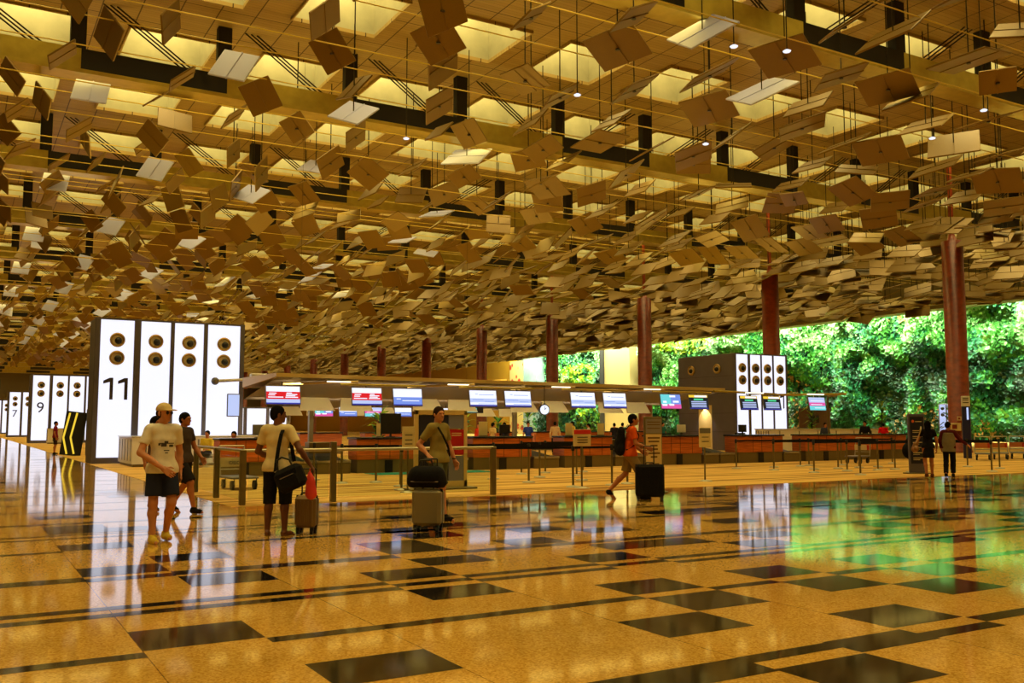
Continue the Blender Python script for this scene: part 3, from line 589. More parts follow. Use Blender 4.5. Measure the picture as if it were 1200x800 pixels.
# ------------------------------------------------------------------ numbered check-in islands: lit panels with pairs of round air nozzles
def one_glyph(b, x, z, h, w=.125):
    b.box(x-w/2, -.012, z, x+w/2, 0, z+h)
    b.add([(x-w/2,-.012,z+h),(x-w/2,-.012,z+h-.17),(x-.30,-.012,z+h-.24),(x-.30,-.012,z+h-.12)], [(0,1,2,3)])
NOZ = {}
def nozzle(parent, x, y, z, axis=(0,-1,0), r=.29):
    key = (axis, r)
    if key not in NOZ:
        b = MB(); b.lathe([(r*.98,0),(r,.05),(r*.93,.09),(r*.74,.10),(r*.68,.05),(r*.66,.02)], 28, (0,0,0), axis); ring = b.build('air_nozzle', M['nozzle_ring'], parent)
        b = MB(); b.lathe([(r*.70,.02),(r*.70,.045)], 24, (0,0,0), axis); b.build('nozzle_cup', M['nozzle_cup'], ring)
        b = MB(); a = Vector(axis)*.05 + Vector((r*.12 if axis[1] else 0, 0, -r*.1)); b.ball(a, r*.46, 16, 10); b.build('nozzle_ball', M['black'], ring)
        ring.location = (x,y,z); NOZ[key] = ring; return ring
    s = NOZ[key]; c = s.copy(); C.objects.link(c); c.parent = parent; c.location = (x,y,z)
    for g in s.children: d = g.copy(); C.objects.link(d); d.parent = c
    return c
PX = [(.20,1.44),(1.70,2.83),(2.99,4.14),(4.31,5.63)]
def island(label, x0, Y, num, which=0, sx=1.0, depth=1.6, side=False):
    t = thing('check_in_island', label, 'check-in island', (x0, Y, 0), 0, 'numbered check-in islands')
    W = 5.82*sx; T = 5.72
    b = MB(); b.box(0, .06, 0, W, depth, T, 0, .03); b.build('body', M['frame_grey'], t)
    b = MB(); ed = [0] + [v*sx for p in PX for v in p] + [W]
    for a, c in zip(ed[0::2], ed[1::2]): b.box(a, -.06, 0, c, .08, T, 0, .02)
    b.box(0, -.05, 0, W, .08, .24); b.box(0, -.05, T-.07, W, .08, T); b.build('panel_frame', M['frame_grey'], t)
    for a, c in PX:
        b = MB(); b.box(a*sx, -.01, .24, c*sx, .05, T-.07); b.build('light_panel', M['lit_white'], t)
        for z in (4.86, 4.15): nozzle(t, (a+c)/2*sx, -.01, z)
    cx_ = sum(PX[which])/2*sx
    if num == '11':
        b = MB(); one_glyph(b, cx_-.16*1, 2.5, .86, .125*sx); one_glyph(b, cx_+.38*sx, 2.5, .86, .125*sx); o = b.build('number', M['number'], t); o.location.y = -.012
    elif num: text(num, 1.25, M['number'], t, (cx_, -.02, 2.93), name='number')
    if side:
        b = MB(); b.box(-.03, 1.95, 0, .02, 3.1, 2.7); b.build('lit_niche', M['cream'], t)
        b = MB(); b.tube((-.5,2.5,2.95),(-.42,2.5,2.8),.07,.09,12); b.tube((-.5,2.5,2.95),(0,2.5,3.0),.02); b.build('spot_lamp', M['steel'], t)
        for y in (1.4, 3.7): nozzle(t, -.01, y, 4.85, (-1,0,0), .3)
        b = MB()
        for z in (1.1, 2.2, 3.4, 4.4): b.box(-.008, .1, z, .001, depth-.05, z+.012)
        b.build('panel_joint', M['beam_dark'], t)
    return t
island('large lit check-in island with the number 11 on its first white panel', 4.45, 40, '11')
island('smaller looking lit island with the number 9, behind the big island 11', 5.0, 88.2, '9')
island('distant lit island with the number 7, last but one down the walkway', 5.2, 135, '7')
island('farthest lit island, cut by the picture edge beside number 7', 4.6, 182, '')
island('grey sided lit island before the planted wall, number 11 on its last panel', 39.0, 41.0, '11', 3, .74, 5.0, True)
t = thing('lit_board', 'small bluish lit board with dark nozzles, behind the dark menu totem', 'board', (74.2,52.0,0), -.9)
b = MB(); b.box(-.62,0,0,.62,.3,3.35,0,.03); b.build('body', M['frame_grey'], t)
for k in (-.56,.06):
    b = MB(); b.box(k,-.02,.9,k+.5,.0,3.28); b.build('light_panel', M['e_pale'], t)
    for z in (2.95,2.4): b = MB(); b.lathe([(.15,0),(.15,.04),(.09,.08)],16,(k+.25,-.02,z),(0,-1,0)); b.build('air_nozzle', M['black'], t)
sp = bpy.data.lights.new('niche_spot', 'SPOT'); sp.energy = 160; sp.color = lin((255,232,190)); sp.spot_size = 1.2; sp.shadow_soft_size = .06
o = bpy.data.objects.new('niche_spot', sp); C.objects.link(o); o.location = (38.55, 43.5, 2.78); o.rotation_euler = Vector((.42,0,-1)).to_track_quat('-Z','Y').to_euler()

# camera arm reaching out in front of the fourth panel, with the pale screen under it
t = thing('camera_arm', 'white jointed boom with a lamp head on the last panel of big island 11', 'boom', (9.0, 39.55, 3.3))
b = MB(); b.tube((0,0,0),(2.0,-.3,.14),.07,.05); b.build('arm', M['white'], t)
b = MB(); b.ball((0,0,0), .16); b.build('joint', M['grey'], t)
b = MB(); b.box(1.35,-.5,.06,2.05,-.16,.34,0,.04); b.build('lamp_head', M['white'], t)
b = MB(); b.tube((0,0,0),(0,.45,0),.04); b.build('bracket', M['steel'], t)
t = thing('hanging_screen', 'pale blue grey screen hanging on the last panel of big island 11', 'screen', (9.85, 39.75, 1.85))
b = MB(); b.box(-.3,-.05,0,.22,.05,.95,0,.02); b.build('housing', M['grey'], t)
b = MB(); b.box(-.27,-.06,.04,.19,-.045,.91); b.build('display', M['e_pale'], t)
b = MB(); b.box(-.05,.04,.4,.03,.2,.5); b.build('bracket', M['steel'], t)

# low pale service desk in front of island 11, and the desk in front of the other island
def low_desk(label, x, y, w, d, h, n):
    t = thing('service_desk', label, 'desk', (x,y,0))
    b = MB(); b.box(0,0,.1,w,d,h-.04); b.build('body', M['white'], t)
    b = MB(); b.box(-.04,-.04,h-.04,w+.04,d+.04,h,0,.01); b.build('worktop', M['steel'], t)
    b = MB(); b.box(.05,.05,0,w-.05,d-.05,.1); b.build('plinth', M['plinth'], t)
    for k in range(n):
        q = MB(); q.box(w*(k+.5)/n-.03,-.015,.2,w*(k+.5)/n+.03,.0,h-.12); q.build('seam_strip', M['grey'], t)
        q = MB(); q.box(-.015,d*(k+.5)/n-.03,.2,0,d*(k+.5)/n+.03,h-.12); q.build('seam_strip', M['grey'], t)
    return t
low_desk('long low pale desk with vertical seams at the foot of island 11', 5.4, 36.2, 4.6, 3.4, 1.1, 5)
low_desk('long cream service desk in front of the grey sided island', 38.3, 37.6, 9.0, 1.1, 1.3, 6)

# ------------------------------------------------------------------ check-in counters
def counter(label, x, y, w, group='orange check-in counters under the canopy', rz=0.0, split=True):
    t = thing('check_in_counter', label, 'counter', (x,y,0), rz, group)
    b = MB(); b.box(0,0,.42,w,.75,1.06,0,.015); b.build('cabinet', M['wood'], t)
    b = MB(); b.box(-.03,-.08,1.06,w+.03,.8,1.12,0,.015); b.build('worktop', M['worktop'], t)
    b = MB(); b.box(.04,.03,0,w-.04,.72,.42); b.build('plinth', M['plinth'], t)
    if split:
        b = MB(); b.box(w*.5-.12,-.012,0,w*.5+.14,.05,.40); b.build('bag_niche', M['black'], t)
        b = MB()
        for q in (.33,.52,.78): b.box(w*q-.006,-.008,.43,w*q+.006,.002,1.05)
        b.box(.02,-.008,.80,w-.02,.002,.812); b.build('panel_joint', M['beam_dark'], t)
    return t
CX = [(6.55,1.45),(10.75,2.15),(14.85,2.3),(18.5,2.1),(22.6,2.3),(26.75,2.5),(30.55,2.45),(33.6,3.4)]
for i,(x,w) in enumerate(CX, 1):
    counter(['', 'short orange wood counter with black top behind the railing corner', 'orange counter with black top carrying a tall black monitor back',
             'orange counter behind the directory board, under the first two plain white screens','orange counter behind the walking man in the orange shirt',
             'orange counter behind the tall beige notice stand','orange counter with black top in front of the grey sided island',
             'orange counter between the black office chair and the standing man','last long orange counter, behind the dark menu totem'][i], x, 28.0, w)
def scale(label, x, y, w):
    t = thing('baggage_scale', label, 'baggage scale', (x,y,0), 0, 'baggage scales between counters')
    b = MB(); b.box(0,.0,0,w,1.6,.34,0,.02); b.build('base', M['plinth'], t)
    b = MB(); b.add([(.06,.06,.36),(w-.06,.06,.36),(w-.06,2.0,.62),(.06,2.0,.62),(.06,.06,.33),(w-.06,.06,.33),(w-.06,2.0,.59),(.06,2.0,.59)], [(0,1,2,3),(7,6,5,4),(0,4,5,1),(1,5,6,2),(2,6,7,3),(3,7,4,0)]); b.build('belt', M['black'], t)
    b = MB(); b.box(0,-.02,.34,w,.05,.41); b.box(0,0,.34,.05,1.7,.42); b.box(w-.05,0,.34,w,1.7,.42); b.build('steel_edge', M['steel'], t)
    b = MB(); b.box(w*.3,1.75,0,w*.95,2.2,.95,0,.02); b.build('cabinet', M['bronze'], t)
    return t
for i,(x,w) in enumerate([(8.25,1.1),(9.5,1.1),(13.1,.8),(13.98,.75),(17.3,1.05),(20.8,.8),(21.7,.75),(25.1,.75),(25.92,.75),(29.4,.95)],1):
    scale(f'low steel baggage scale with black belt, {nth(i)} from the left between the counters', x, 28.1, w)
# back-to-back counters of the next row, seen over the first
for i in range(7):
    counter(f'counter of the far row behind the canopy, {nth(i+1)} from the left', 15.3+3.6*i, 48.0, 2.3, 'counters of the far row', 0, False)
# things on the counters
def monitor(label, x, y, w, h, m, z=1.12, rz=0.0):
    t = thing('counter_monitor', label, 'monitor', (x,y,z), rz, 'monitors on the counters')
    b = MB(); b.box(-.13,-.09,0,.13,.09,.02,0,.006); b.build('stand_foot', M['black'], t)
    b = MB(); b.box(-.03,-.02,.02,.03,.02,.2); b.build('stand_neck', M['black'], t)
    b = MB(); b.box(-w/2,-.03,.1,w/2,.03,.1+h,0,.012); b.build('screen_case', m, t)
monitor('large black monitor back standing on the second orange counter', 12.05, 28.4, .72, .66, M['black'])
monitor('white monitor on the counter beside the tall beige notice', 24.2, 28.4, .42, .3, M['white'])
monitor('small grey monitor on the short counter by the railing corner', 7.8, 28.4, .4, .3, M['grey'])
monitor('dark monitor on the counter behind the directory board', 16.3, 28.4, .42, .3, M['black'])
monitor('dark monitor on the counter in front of the grey sided island', 27.4, 28.4, .42, .3, M['black'])
def card(label, x, y, w, h):
    t = thing('counter_card', label, 'card', (x,y,1.12), 0, 'cream cards standing on the counters')
    b = MB(); b.box(-w/2,-.02,0,w/2,.05,.03); b.build('base', M['bronze'], t)
    b = MB(); b.box(-w/2,-.006,.03,w/2,.006,h,0,.002); b.build('plate', M['cream'], t)
card('cream card on the second counter, by the black monitor', 11.55, 28.2, .14, .44)
card('cream card on the counter under the first plain white screen', 15.4, 28.3, .34, .5)
card('cream card, first of two on the counter behind the orange shirted man', 18.9, 28.3, .3, .45)
card('cream card, second of two on the counter behind the orange shirted man', 20.3, 28.3, .3, .45)
def chair(label, x, y, rz):
    t = thing('office_chair', label, 'chair', (x,y,0), rz)
    b = MB(); b.box(-.24,-.24,.44,.24,.24,.52,0,.03); b.build('seat', M['black_fabric'], t)
    b = MB(); b.bar((0,.24,.5),(0,.36,1.16),.44,.07,(0,1,0)); b.build('backrest', M['black_fabric'], t)
    b = MB(); b.tube((0,0,.1),(0,0,.45),.03); b.build('gas_lift', M['steel'], t)
    for k in range(5):
        a = 2*PI*k/5; q = MB(); q.bar((0,0,.1),(.28*math.cos(a),.28*math.sin(a),.07),.05,.03); q.ball((.28*math.cos(a),.28*math.sin(a),.035),.035,8,6); q.build('base_arm', M['black'], t)
chair('black office chair in the gap beside the last but one counter', 29.75, 30.9, 2.2)
chair('black office chair in the dark gap before the grey sided island', 25.5, 31.0, 2.6)

# ------------------------------------------------------------------ canopy over the counters
def canopy(label, x0, x1, y0, y1, pairs):
    t = thing('counter_canopy', label, 'canopy', (0,0,0), 0, 'canopies over the counter rows')
    b = MB(); b.add([(x0,y0,3.06),(x1,y0,2.94),(x1,y1,2.85),(x0,y1,2.85),(x0,y0,3.18),(x1,y0,3.06),(x1,y1,3.2),(x0,y1,3.2)], [(0,3,2,1),(4,5,6,7),(0,1,5,4),(1,2,6,5),(2,3,7,6),(3,0,4,7)]); b.build('roof_edge', M['tan_metal'], t)
    b = MB(); b.add([(x0+.05,y0+.1,3.05),(x1-.05,y0+.1,2.93),(x1-.05,y1,2.42),(x0+.05,y1,2.42),(x0+.05,y1,2.8),(x1-.05,y1,2.8)], [(0,3,2,1),(2,3,4,5)]); b.build('soffit', M['soffit'], t)
    for x in pairs:
        b = MB(); b.tube((x-.4,y0-.25,2.84),(x+2.7,y0-.25,2.84),.04); b.build('light_bar', M['brass'], t)
        b = MB(); b.tube((x-2.0,y0+.8,2.86),(x+.2,y0-.3,2.94),.04); b.build('sloping_arm', M['tan_metal'], t)
        b = MB(); b.box(x-.9,y0-.42,2.90,x-.1,y0-.34,2.94); b.build('lamp_strip', M['e_lamp'], t)
        for dx in (-.6, .9):
            b = MB(); b.add([(x+dx,y0+3.2,2.5),(x+dx+1.0,y0+3.2,2.5),(x+dx+1.15,y0+2.9,2.02),(x+dx-.15,y0+2.9,2.02),(x+dx,y0+3.25,2.5),(x+dx+1.0,y0+3.25,2.5),(x+dx+1.15,y0+2.95,2.02),(x+dx-.15,y0+2.95,2.02)],
                           [(0,3,2,1),(4,5,6,7),(0,1,5,4),(1,2,6,5),(2,3,7,6),(3,0,4,7)]); b.build('hanging_shade', M['cream'], t)
    for x in pairs[::2]:
        b = MB(); b.box(x-.1,y1-.4,0,x+.06,y1-.24,2.5); b.build('support_post', M['bronze'], t)
    return t
canopy('long tan edged canopy hanging screens over the orange counters', 8.75, 28.0, 30.0, 34.2, [11.22, 15.62, 19.94, 24.28])
canopy('second canopy behind the first, over the far row of counters', 15.0, 34.0, 47.0, 51.0, [15.5, 19.5, 23.5, 27.5])
t = thing('light_rail', 'thin brass light rail carrying screens on from the canopy end toward the planted wall', 'light rail', (0,0,0))
b = MB(); b.tube((27.1,29.7,2.92),(30.7,29.7,2.84),.045); b.tube((30.0,29.85,2.80),(35.0,29.6,2.92),.05); b.build('bar', M['brass'], t)
for x in (28.7, 32.4): b = MB(); b.box(x,29.45,2.84,x+1.0,29.53,2.89); b.build('lamp_strip', M['e_lamp'], t)
for x in (29.8, 34.7): b = MB(); b.tube((x,29.8,2.84),(x,30.4,2.84),.03); b.tube((x,30.4,2.84),(x,30.4,0),.04); b.build('support_post', M['bronze'], t)

# ------------------------------------------------------------------ screens
def screen(label, x0, x1, z0, z1, y, style, group='screens over the counters'):
    w = x1-x0; h = z1-z0
    t = thing('overhead_screen', label, 'screen', ((x0+x1)/2, y, z1), 0, group); t.rotation_euler = (math.radians(-10),0,0)
    b = MB(); b.box(-w/2-.02,0,-h-.02,w/2+.02,.06,.02,0,.01); b.build('housing', M['grey'], t)
    d = MB(); y_ = -.004
    def q(a,c,e,f,mi,dy=0): d.add([(-w/2+a*w,y_-dy,-h+e*h),(-w/2+c*w,y_-dy,-h+e*h),(-w/2+c*w,y_-dy,-h+f*h),(-w/2+a*w,y_-dy,-h+f*h)],[(0,1,2,3)],mi)
    mats = [M['e_white'],M['e_red'],M['e_blue'],M['e_pale'],M['e_deep'],M['e_pink'],M['e_green'],M['e_dark'],M['e_cyan'],M['e_yellow']]
    if style == 'red':
        q(0,1,.28,1,0); q(0,1,.08,.28,3); q(0,1,0,.08,4); q(0,1,.28,.70,1,.002)
        for a,c,e in ((.08,.30,.58),(.06,.26,.48),(.05,.5,.36),(.60,.76,.60),(.58,.92,.52),(.58,.86,.44),(.56,.94,.36)): q(a,c,e,e+.055,0,.004)
    elif style == 'white':
        q(0,1,.1,1,0); q(0,1,0,.1,4); q(0,1,.25,.5,3,.002)
        for a,c,e in ((.2,.3,.76),(.34,.9,.72),(.1,.5,.4),(.55,.9,.3),(.3,.95,.14)): q(a,c,e,e+.03,2,.004)
    elif style == 'blue':
        q(0,1,.5,1,0); q(0,1,0,.5,2); q(0,1,0,.07,4,.002)
        for a,c,e in ((.18,.26,.74),(.1,.25,.36),(.3,.9,.26)): q(a,c,e,e+.05,0,.004)
    elif style == 'promo':
        q(0,.5,.3,1,8); q(.5,1,.3,1,2); q(0,1,0,.3,5)
        for a,c,e in ((.05,.3,.18),(.4,.65,.2),(.6,.9,.42),(.45,.75,.8),(.1,.28,.4)): q(a,c,e,e+.14,0,.003)
    elif style == 'dark':
        q(0,1,0,1,7); q(0,1,.82,1,9,.002); q(.25,.75,.62,.74,6,.004); q(.3,.95,.84,.97,0,.004)
        for e in (.48,.36,.24,.12): q(.1,.9,e,e+.07,3,.004)
        q(0,1,0,.07,4,.004)
    elif style == 'pink':
        q(0,1,.6,1,3); q(0,1,.34,.6,5); q(0,1,0,.34,8)
        for a,c,e in ((.1,.8,.42),(.1,.9,.7),(.3,.95,.15)): q(a,c,e,e+.05,0,.004)
    d.build('display', mats, t)
    b = MB(); b.tube((0,.04,0),(0,.1,.16),.025); b.build('bracket', M['black'], t)
SC = [(6.96,7.87,'red','first red and white screen, above the man in the cream T-shirt'),(9.35,10.22,'red','second red and white screen, by a blue and white one'),
      (10.58,11.46,'blue','white screen with a blue lower half, next to the second red one'),(13.02,13.92,'white','plain white screen just past the directory board, first of four alike'),
      (14.22,15.13,'white','plain white screen, second of four alike, before the round clock'),(16.62,17.54,'white','plain white screen, third of four alike, after the round clock'),
      (17.88,18.77,'white','plain white screen above the orange shirted man, last of four alike'),(20.23,21.08,'promo','blue and pink advertising screen above the beige notice stand'),
      (21.46,22.30,'dark','dark screen with yellow header in front of the grey island side'),(23.83,24.64,'dark','first of two dark screens with yellow headers before the small number 11'),
      (24.95,25.78,'dark','second of two dark screens with yellow headers, beside the small number 11'),(27.26,28.11,'pink','pink and blue striped screen before the foliage')]
for x0,x1,st,lb in SC: screen(lb, x0*1.2, x1*1.2, 2.16, 2.735, 29.75, st)
for i,(x,st) in enumerate([(15.6,'promo'),(16.9,'blue'),(18.3,'pink'),(20.0,'blue'),(22.6,'white')],1):
    screen(f'small bluish screen under the far canopy, {nth(i)} from the left', x, x+.95, 1.95, 2.42, 46.6, st, 'screens over the far row')
# lime exit-like strip sign and cyan gate sign seen under the canopy
t = thing('strip_sign', 'lime green lit strip sign under the canopy between the two red screens', 'sign', (11.6,36.6,2.72)); b = MB(); b.box(-.85,0,-.17,.85,.1,.17,0,.01); b.build('housing', M['black'], t)
b = MB(); b.box(-.82,-.008,-.14,.82,0,.14); b.build('face', M['e_exit'], t)
b = MB(); [b.box(-.5+.22*k,-.013,-.07,-.38+.22*k,-.008,.08) for k in range(6)]; b.build('lettering', M['white'], t)
b = MB(); b.tube((0,.05,.15),(0,.05,ZC-2.72),.006); b.build('hanger_rod', M['rod'], t)
t = thing('strip_sign', 'cyan lit direction sign beyond the counters, right of the directory board', 'sign', (23.5,45.0,2.45)); b = MB(); b.box(-1.0,0,-.3,1.0,.12,.3,0,.01); b.build('housing', M['black'], t)
b = MB(); b.box(-.95,-.008,.03,.95,0,.26); b.box(-.95,-.008,-.26,.6,0,-.03); b.build('face', M['e_cyan'], t)
b = MB(); b.tube((0,.05,.25),(0,.05,ZC-2.45),.006); b.build('hanger_rod', M['rod'], t)
t = thing('far_light_sign', 'lit white panel group with the number 7 seen between the counters', 'sign', (14.3,52.6,0)); b = MB(); b.box(-1.9,0,0,1.9,.3,2.5,0,.02); b.build('body', M['frame_grey'], t)
for k in range(3): b = MB(); b.box(-1.8+1.25*k,-.01,1.0,-.75+1.25*k,.0,2.42); b.build('light_panel', M['lit_white'], t)
text('7', .75, M['number'], t, (1.25,-.02,2.0), name='number'); text('C', .8, M['number'], t, (-1.3,-.02,2.0), name='number')
t = thing('light_column', 'tall narrow lit white panel behind the blue and white screen', 'light panel', (15.6,33.2,0)); b = MB(); b.box(-.27,0,0,.27,.15,2.35,0,.01); b.build('body', M['frame_grey'], t)
b = MB(); b.box(-.23,-.01,.9,.23,0,2.3); b.build('face', M['lit_white'], t); b = MB(); b.lathe([(.05,0),(.05,.01)],12,(.08,-.015,2.15),(0,-1,0)); b.build('emblem', M['number'], t)
# round clock
t = thing('round_clock', 'round white lit clock hanging under the canopy edge between two white screens', 'clock', (18.75,29.7,2.07)); t.scale = (.72,.72,.72); ax = (-.25,-.97,0)
b = MB(); b.lathe([(.27,-.12),(.29,0),(.27,.03)], 28, (0,0,0), ax); b.build('case', M['black'], t)
b = MB(); b.lathe([(.24,.03),(.24,.04)], 28, (0,0,0), ax); b.build('dial', M['e_white'], t)
b = MB(); b.bar((-.01,-.05,0),(.07,-.07,.1),.025,.01,(0,1,0)); b.bar((-.01,-.05,0),(-.02,-.05,.19),.018,.01,(0,1,0)); b.build('hands', M['black'], t)
b = MB(); b.tube((0,0,.27),(0,0,1.25),.02); b.build('hanger_rod', M['rod'], t)

# ------------------------------------------------------------------ railing, stanchions, stands
t = thing('barrier_railing', 'glass barrier railing with bronze posts and a steel top rail at the carpet corner', 'railing', (0,0,0))
PT = [(4.65,22.05,0),(4.65,20.06,0),(4.65,18.0,0),(6.4,17.92,.14),(10.0,17.92,.0)]
for x,y,e in PT: b = MB(); b.box(x-.055,y-.055,.006,x+.055,y+.055,1.04+e,0,.012); b.build('post', M['bronze'], t)
for (x0,y0,_),(x1,y1,_) in zip(PT[:-1],PT[1:]):
    b = MB(); b.tube((x0,y0,1.02),(x1,y1,1.02),.032); b.build('top_rail', M['steel'], t)
    d = (Vector((x1,y1,0))-Vector((x0,y0,0))).normalized()*.1
    b = MB(); b.bar((x0+d.x,y0+d.y,.5),(x1-d.x,y1-d.y,.5),.012,.8); b.build('glass_pane', M['glass'], t)
STN = {'front':[(8.9,20.3),(12.89,19.13),(14.14,19.25),(14.83,19.53),(23.51,19.43),(26.28,19.75),(28.07,19.58),(28.89,18.7)],
       'second':[(9.41,21.53),(12.93,21.26),(14.67,21.35),(23.34,21.07),(25.14,21.30),(26.49,21.18),(27.5,21.29),(31.44,21.27),(31.2,19.9)],
       'third':[(8.58,23.4),(9.48,23.28),(12.89,23.09),(14.46,23.17),(15.89,23.39),(23.5,22.93),(25.13,22.68),(26.34,22.7),(27.51,22.78),(28.65,22.9)],
       'rear':[(8.45,25.21),(14.95,25.01),(15.94,25.21),(17.35,25.19),(23.3,24.48),(25.16,24.54),(26.51,24.56),(27.28,24.86),(28.68,24.56),(31.68,24.64)]}
b = MB(); b.lathe([(.17,.006),(.17,.02),(.15,.035),(.04,.05),(.03,.06)],20); base0 = b; st0 = None
for row, pts in STN.items():
    pts = sorted(pts, key=lambda p: project((p[0],p[1],0))[0])
    for i,(x,y) in enumerate(pts,1):
        lb = f'steel belt stanchion, {nth(i)} from the left in the {row} queue row'
        if st0 is None:
            st0 = thing('belt_stanchion', lb, 'stanchion', (x,y,0), 0, 'belt stanchions of the queue'); base0.build('base', M['steel'], st0)
            b = MB(); b.tube((0,0,.05),(0,0,.9),.028,n=12); b.build('pole', M['bronze'], st0)
            b = MB(); b.lathe([(.035,.88),(.042,.9),(.042,1.0),(.03,1.02)],14); b.build('belt_head', M['black'], st0); s = st0
        else: s = dup(st0, (x,y,0), None, lb)
        s['_i'] = i
    for (xa,ya),(xb,yb) in zip(pts[:-1],pts[1:]):
        if 0.6 < math.hypot(xa-xb,ya-yb) < 4.2:
            m = MB(); m.bar((xa,ya,.955),(xb,yb,.955),.006,.055); o = m.build('queue_belt', M['black_fabric'])
            tag(o, f'black queue belt, stretched from the {nth(1+pts.index((xa,ya)))} stanchion of the {row} queue row', 'queue belt', 'black queue belts')
def post_sign(label, x, y, w, h, ztop, header, lines):
    t = thing('post_sign', label, 'sign', (x,y,0), 0, 'small signs on posts')
    m = MB(); m.lathe([(.18,.006),(.18,.02),(.04,.05)],20); m.build('base', M['steel'], t)
    m = MB(); m.tube((0,.02,.05),(0,.02,ztop-h*.3),.022,n=12); m.build('pole', M['bronze'], t)
    m = MB(); m.box(-w/2,-.015,ztop-h,w/2,.015,ztop,0,.005); m.build('board', M['cream'], t)
    m = MB(); m.box(-w/2+.01,-.02,ztop-h*.28,w/2-.01,-.015,ztop-.01); m.build('header', header, t)
    m = MB(); [m.box(-w*.3,-.02,ztop-h*q,w*.3,-.015,ztop-h*q+.02) for q in lines]; m.build('lettering', M['number'], t)
post_sign('cream sign on a post between the man with the shoulder bag and the polo man', 8.73, 19.55, .3, .5, 1.47, M['cream'], (.4,.62,.8))
post_sign('cream sign with a grey header on a post, beside the tall beige notice', 17.31, 19.36, .4, .52, 1.43, M['grey'], (.5,.72))
post_sign('sign with a red panel on a post near the round clock', 12.9, 18.75, .5, .4, 1.4, mat('sign_red', (214,40,34), .5), (.5,.65,.8))

t = thing('directory_board', 'wide framed directory board with navy and red panels behind the polo man', 'board', (9.1,20.05,0))
b = MB(); b.box(-.2,-.2,.006,1.56,.2,.05,0,.01); b.build('base', M['bronze'], t)
b = MB(); b.box(0,-.05,.05,.09,.05,1.85,0,.01); b.box(1.27,-.05,.05,1.36,.05,1.85,0,.01); b.box(0,-.05,1.74,1.36,.05,1.86,0,.01); b.box(0,-.05,.05,1.36,.05,.2); b.build('frame', M['tan_metal'], t)
b = MB(); b.box(.09,-.03,.2,.86,.03,1.74); b.build('navy_panel', mat('navy_board', (34,34,58), .4), t)
b = MB(); b.box(.88,-.03,.2,1.27,.03,.78); b.box(.88,-.03,1.42,1.27,.03,1.74); b.build('grey_panel', mat('board_grey', (128,128,150), .4), t)
b = MB(); b.box(.88,-.035,.8,1.27,.03,1.4); b.build('red_panel', mat('board_red', (190,24,34), .4), t)
b = MB()
for k in range(5): b.box(.93+.06*k,-.04,.92,.97+.06*k,-.035,1.0)
for z in (1.25,1.3): b.box(.95,-.04,z,1.2,-.035,z+.02)
b.build('lettering', M['cream'], t)
t = thing('notice_stand', 'tall beige notice stand with brown lines of writing and a grey header', 'notice', (13.13,16.67,0))
b = MB(); b.box(-.04,-.16,0.0,.54,.16,.04,0,.01); b.build('base', M['bronze'], t)
b = MB(); b.box(0,-.025,.04,.5,.025,1.69,0,.01); b.build('frame', M['plinth'], t)
b = MB(); b.box(.03,-.032,.1,.47,-.02,1.3); b.build('notice', mat('notice_beige', (236,206,140), .6), t)
b = MB(); b.box(.03,-.032,1.32,.47,-.02,1.64); b.build('header', mat('notice_grey', (150,142,134), .6), t)
b = MB()
for z,w in ((1.2,.34),(1.12,.3),(1.03,.2),(.95,.22),(.86,.34),(.78,.18),(.62,.28),(.5,.3),(.4,.26)): b.box(.25-w/2,-.037,z,.25+w/2,-.032,z+.035)
for z in (1.56,1.5,1.42): b.box(.07,-.037,z,.43,-.032,z+.02)
b.build('lettering', mat('notice_brown', (120,84,50), .6), t)
t = thing('menu_totem', 'dark navy menu totem in a pale frame beside the couple', 'totem', (25.4,19.15,0), -.35)
b = MB(); b.box(-.1,-.2,.0,.62,.2,.04,0,.01); b.build('base', M['bronze'], t)
b = MB(); b.box(0,-.04,.04,.55,.04,1.85,0,.012); b.build('frame', M['frame_grey'], t)
b = MB(); b.box(.05,-.05,.32,.5,-.03,1.76); b.build('panel', mat('menu_navy', (26,30,52), .35), t)
b = MB(); b.lathe([(.045,0),(.045,.006)],14,(.14,-.05,1.62),(0,-1,0)); b.build('emblem', mat('menu_orange', (220,96,40), .5), t)
b = MB()
for k,z in enumerate((1.6,1.32,1.14,.96,.8,.64,.48)):
    b.box(.22 if k == 0 else .12,-.055,z,.44,-.05,z+.022)
    if k: b.box(.12,-.055,z-.05,.34,-.05,z-.035)
b.build('lettering', M['cream'], t)
t = thing('information_totem', 'slim dark blue totem with a white cap in front of the wide rust column', 'totem', (39.5,26.7,0), -.9)
b = MB(); b.box(-.17,-.1,0,.17,.1,2.35,0,.02); b.build('body', mat('totem_blue', (30,34,92), .4), t)
b = MB(); b.box(-.18,-.11,2.35,.18,.11,2.82,0,.02); b.build('cap', M['white'], t)
b = MB(); b.box(.02,-.106,1.75,.10,-.1,2.3); b.build('light_strip', M['e_pale'], t)
b = MB(); [b.box(-.12,-.118,z,.12,-.11,z+.04) for z in (2.5,2.62,2.7)]; b.build('lettering', M['number'], t)
cn = Vector((-47.4,-32.45,0)).normalized(); cp = Vector((47.4,32.45,0)) + cn*.57
t = thing('wall_phone', 'pale box with a dark red window fixed to the wide rust column', 'phone', (cp.x-.1,cp.y+.13,1.2), math.atan2(cn.x,-cn.y))
b = MB(); b.box(-.3,-.12,0,.24,.03,.42,0,.02); b.build('case', M['cream'], t)
b = MB(); b.box(-.2,-.13,.1,.04,-.115,.33); b.build('window', mat('dark_red', (120,24,20), .4), t)
t = thing('wall_plate', 'small pale square plate above the box on the wide rust column', 'plate', (cp.x,cp.y,1.75), math.atan2(cn.x,-cn.y))
b = MB(); b.box(-.11,-.05,0,.11,.03,.22,0,.01); b.build('plate', M['cream'], t); b = MB(); b.box(-.05,-.06,.06,.05,-.045,.16); b.build('button', mat('plate_red', (150,40,30), .4), t)
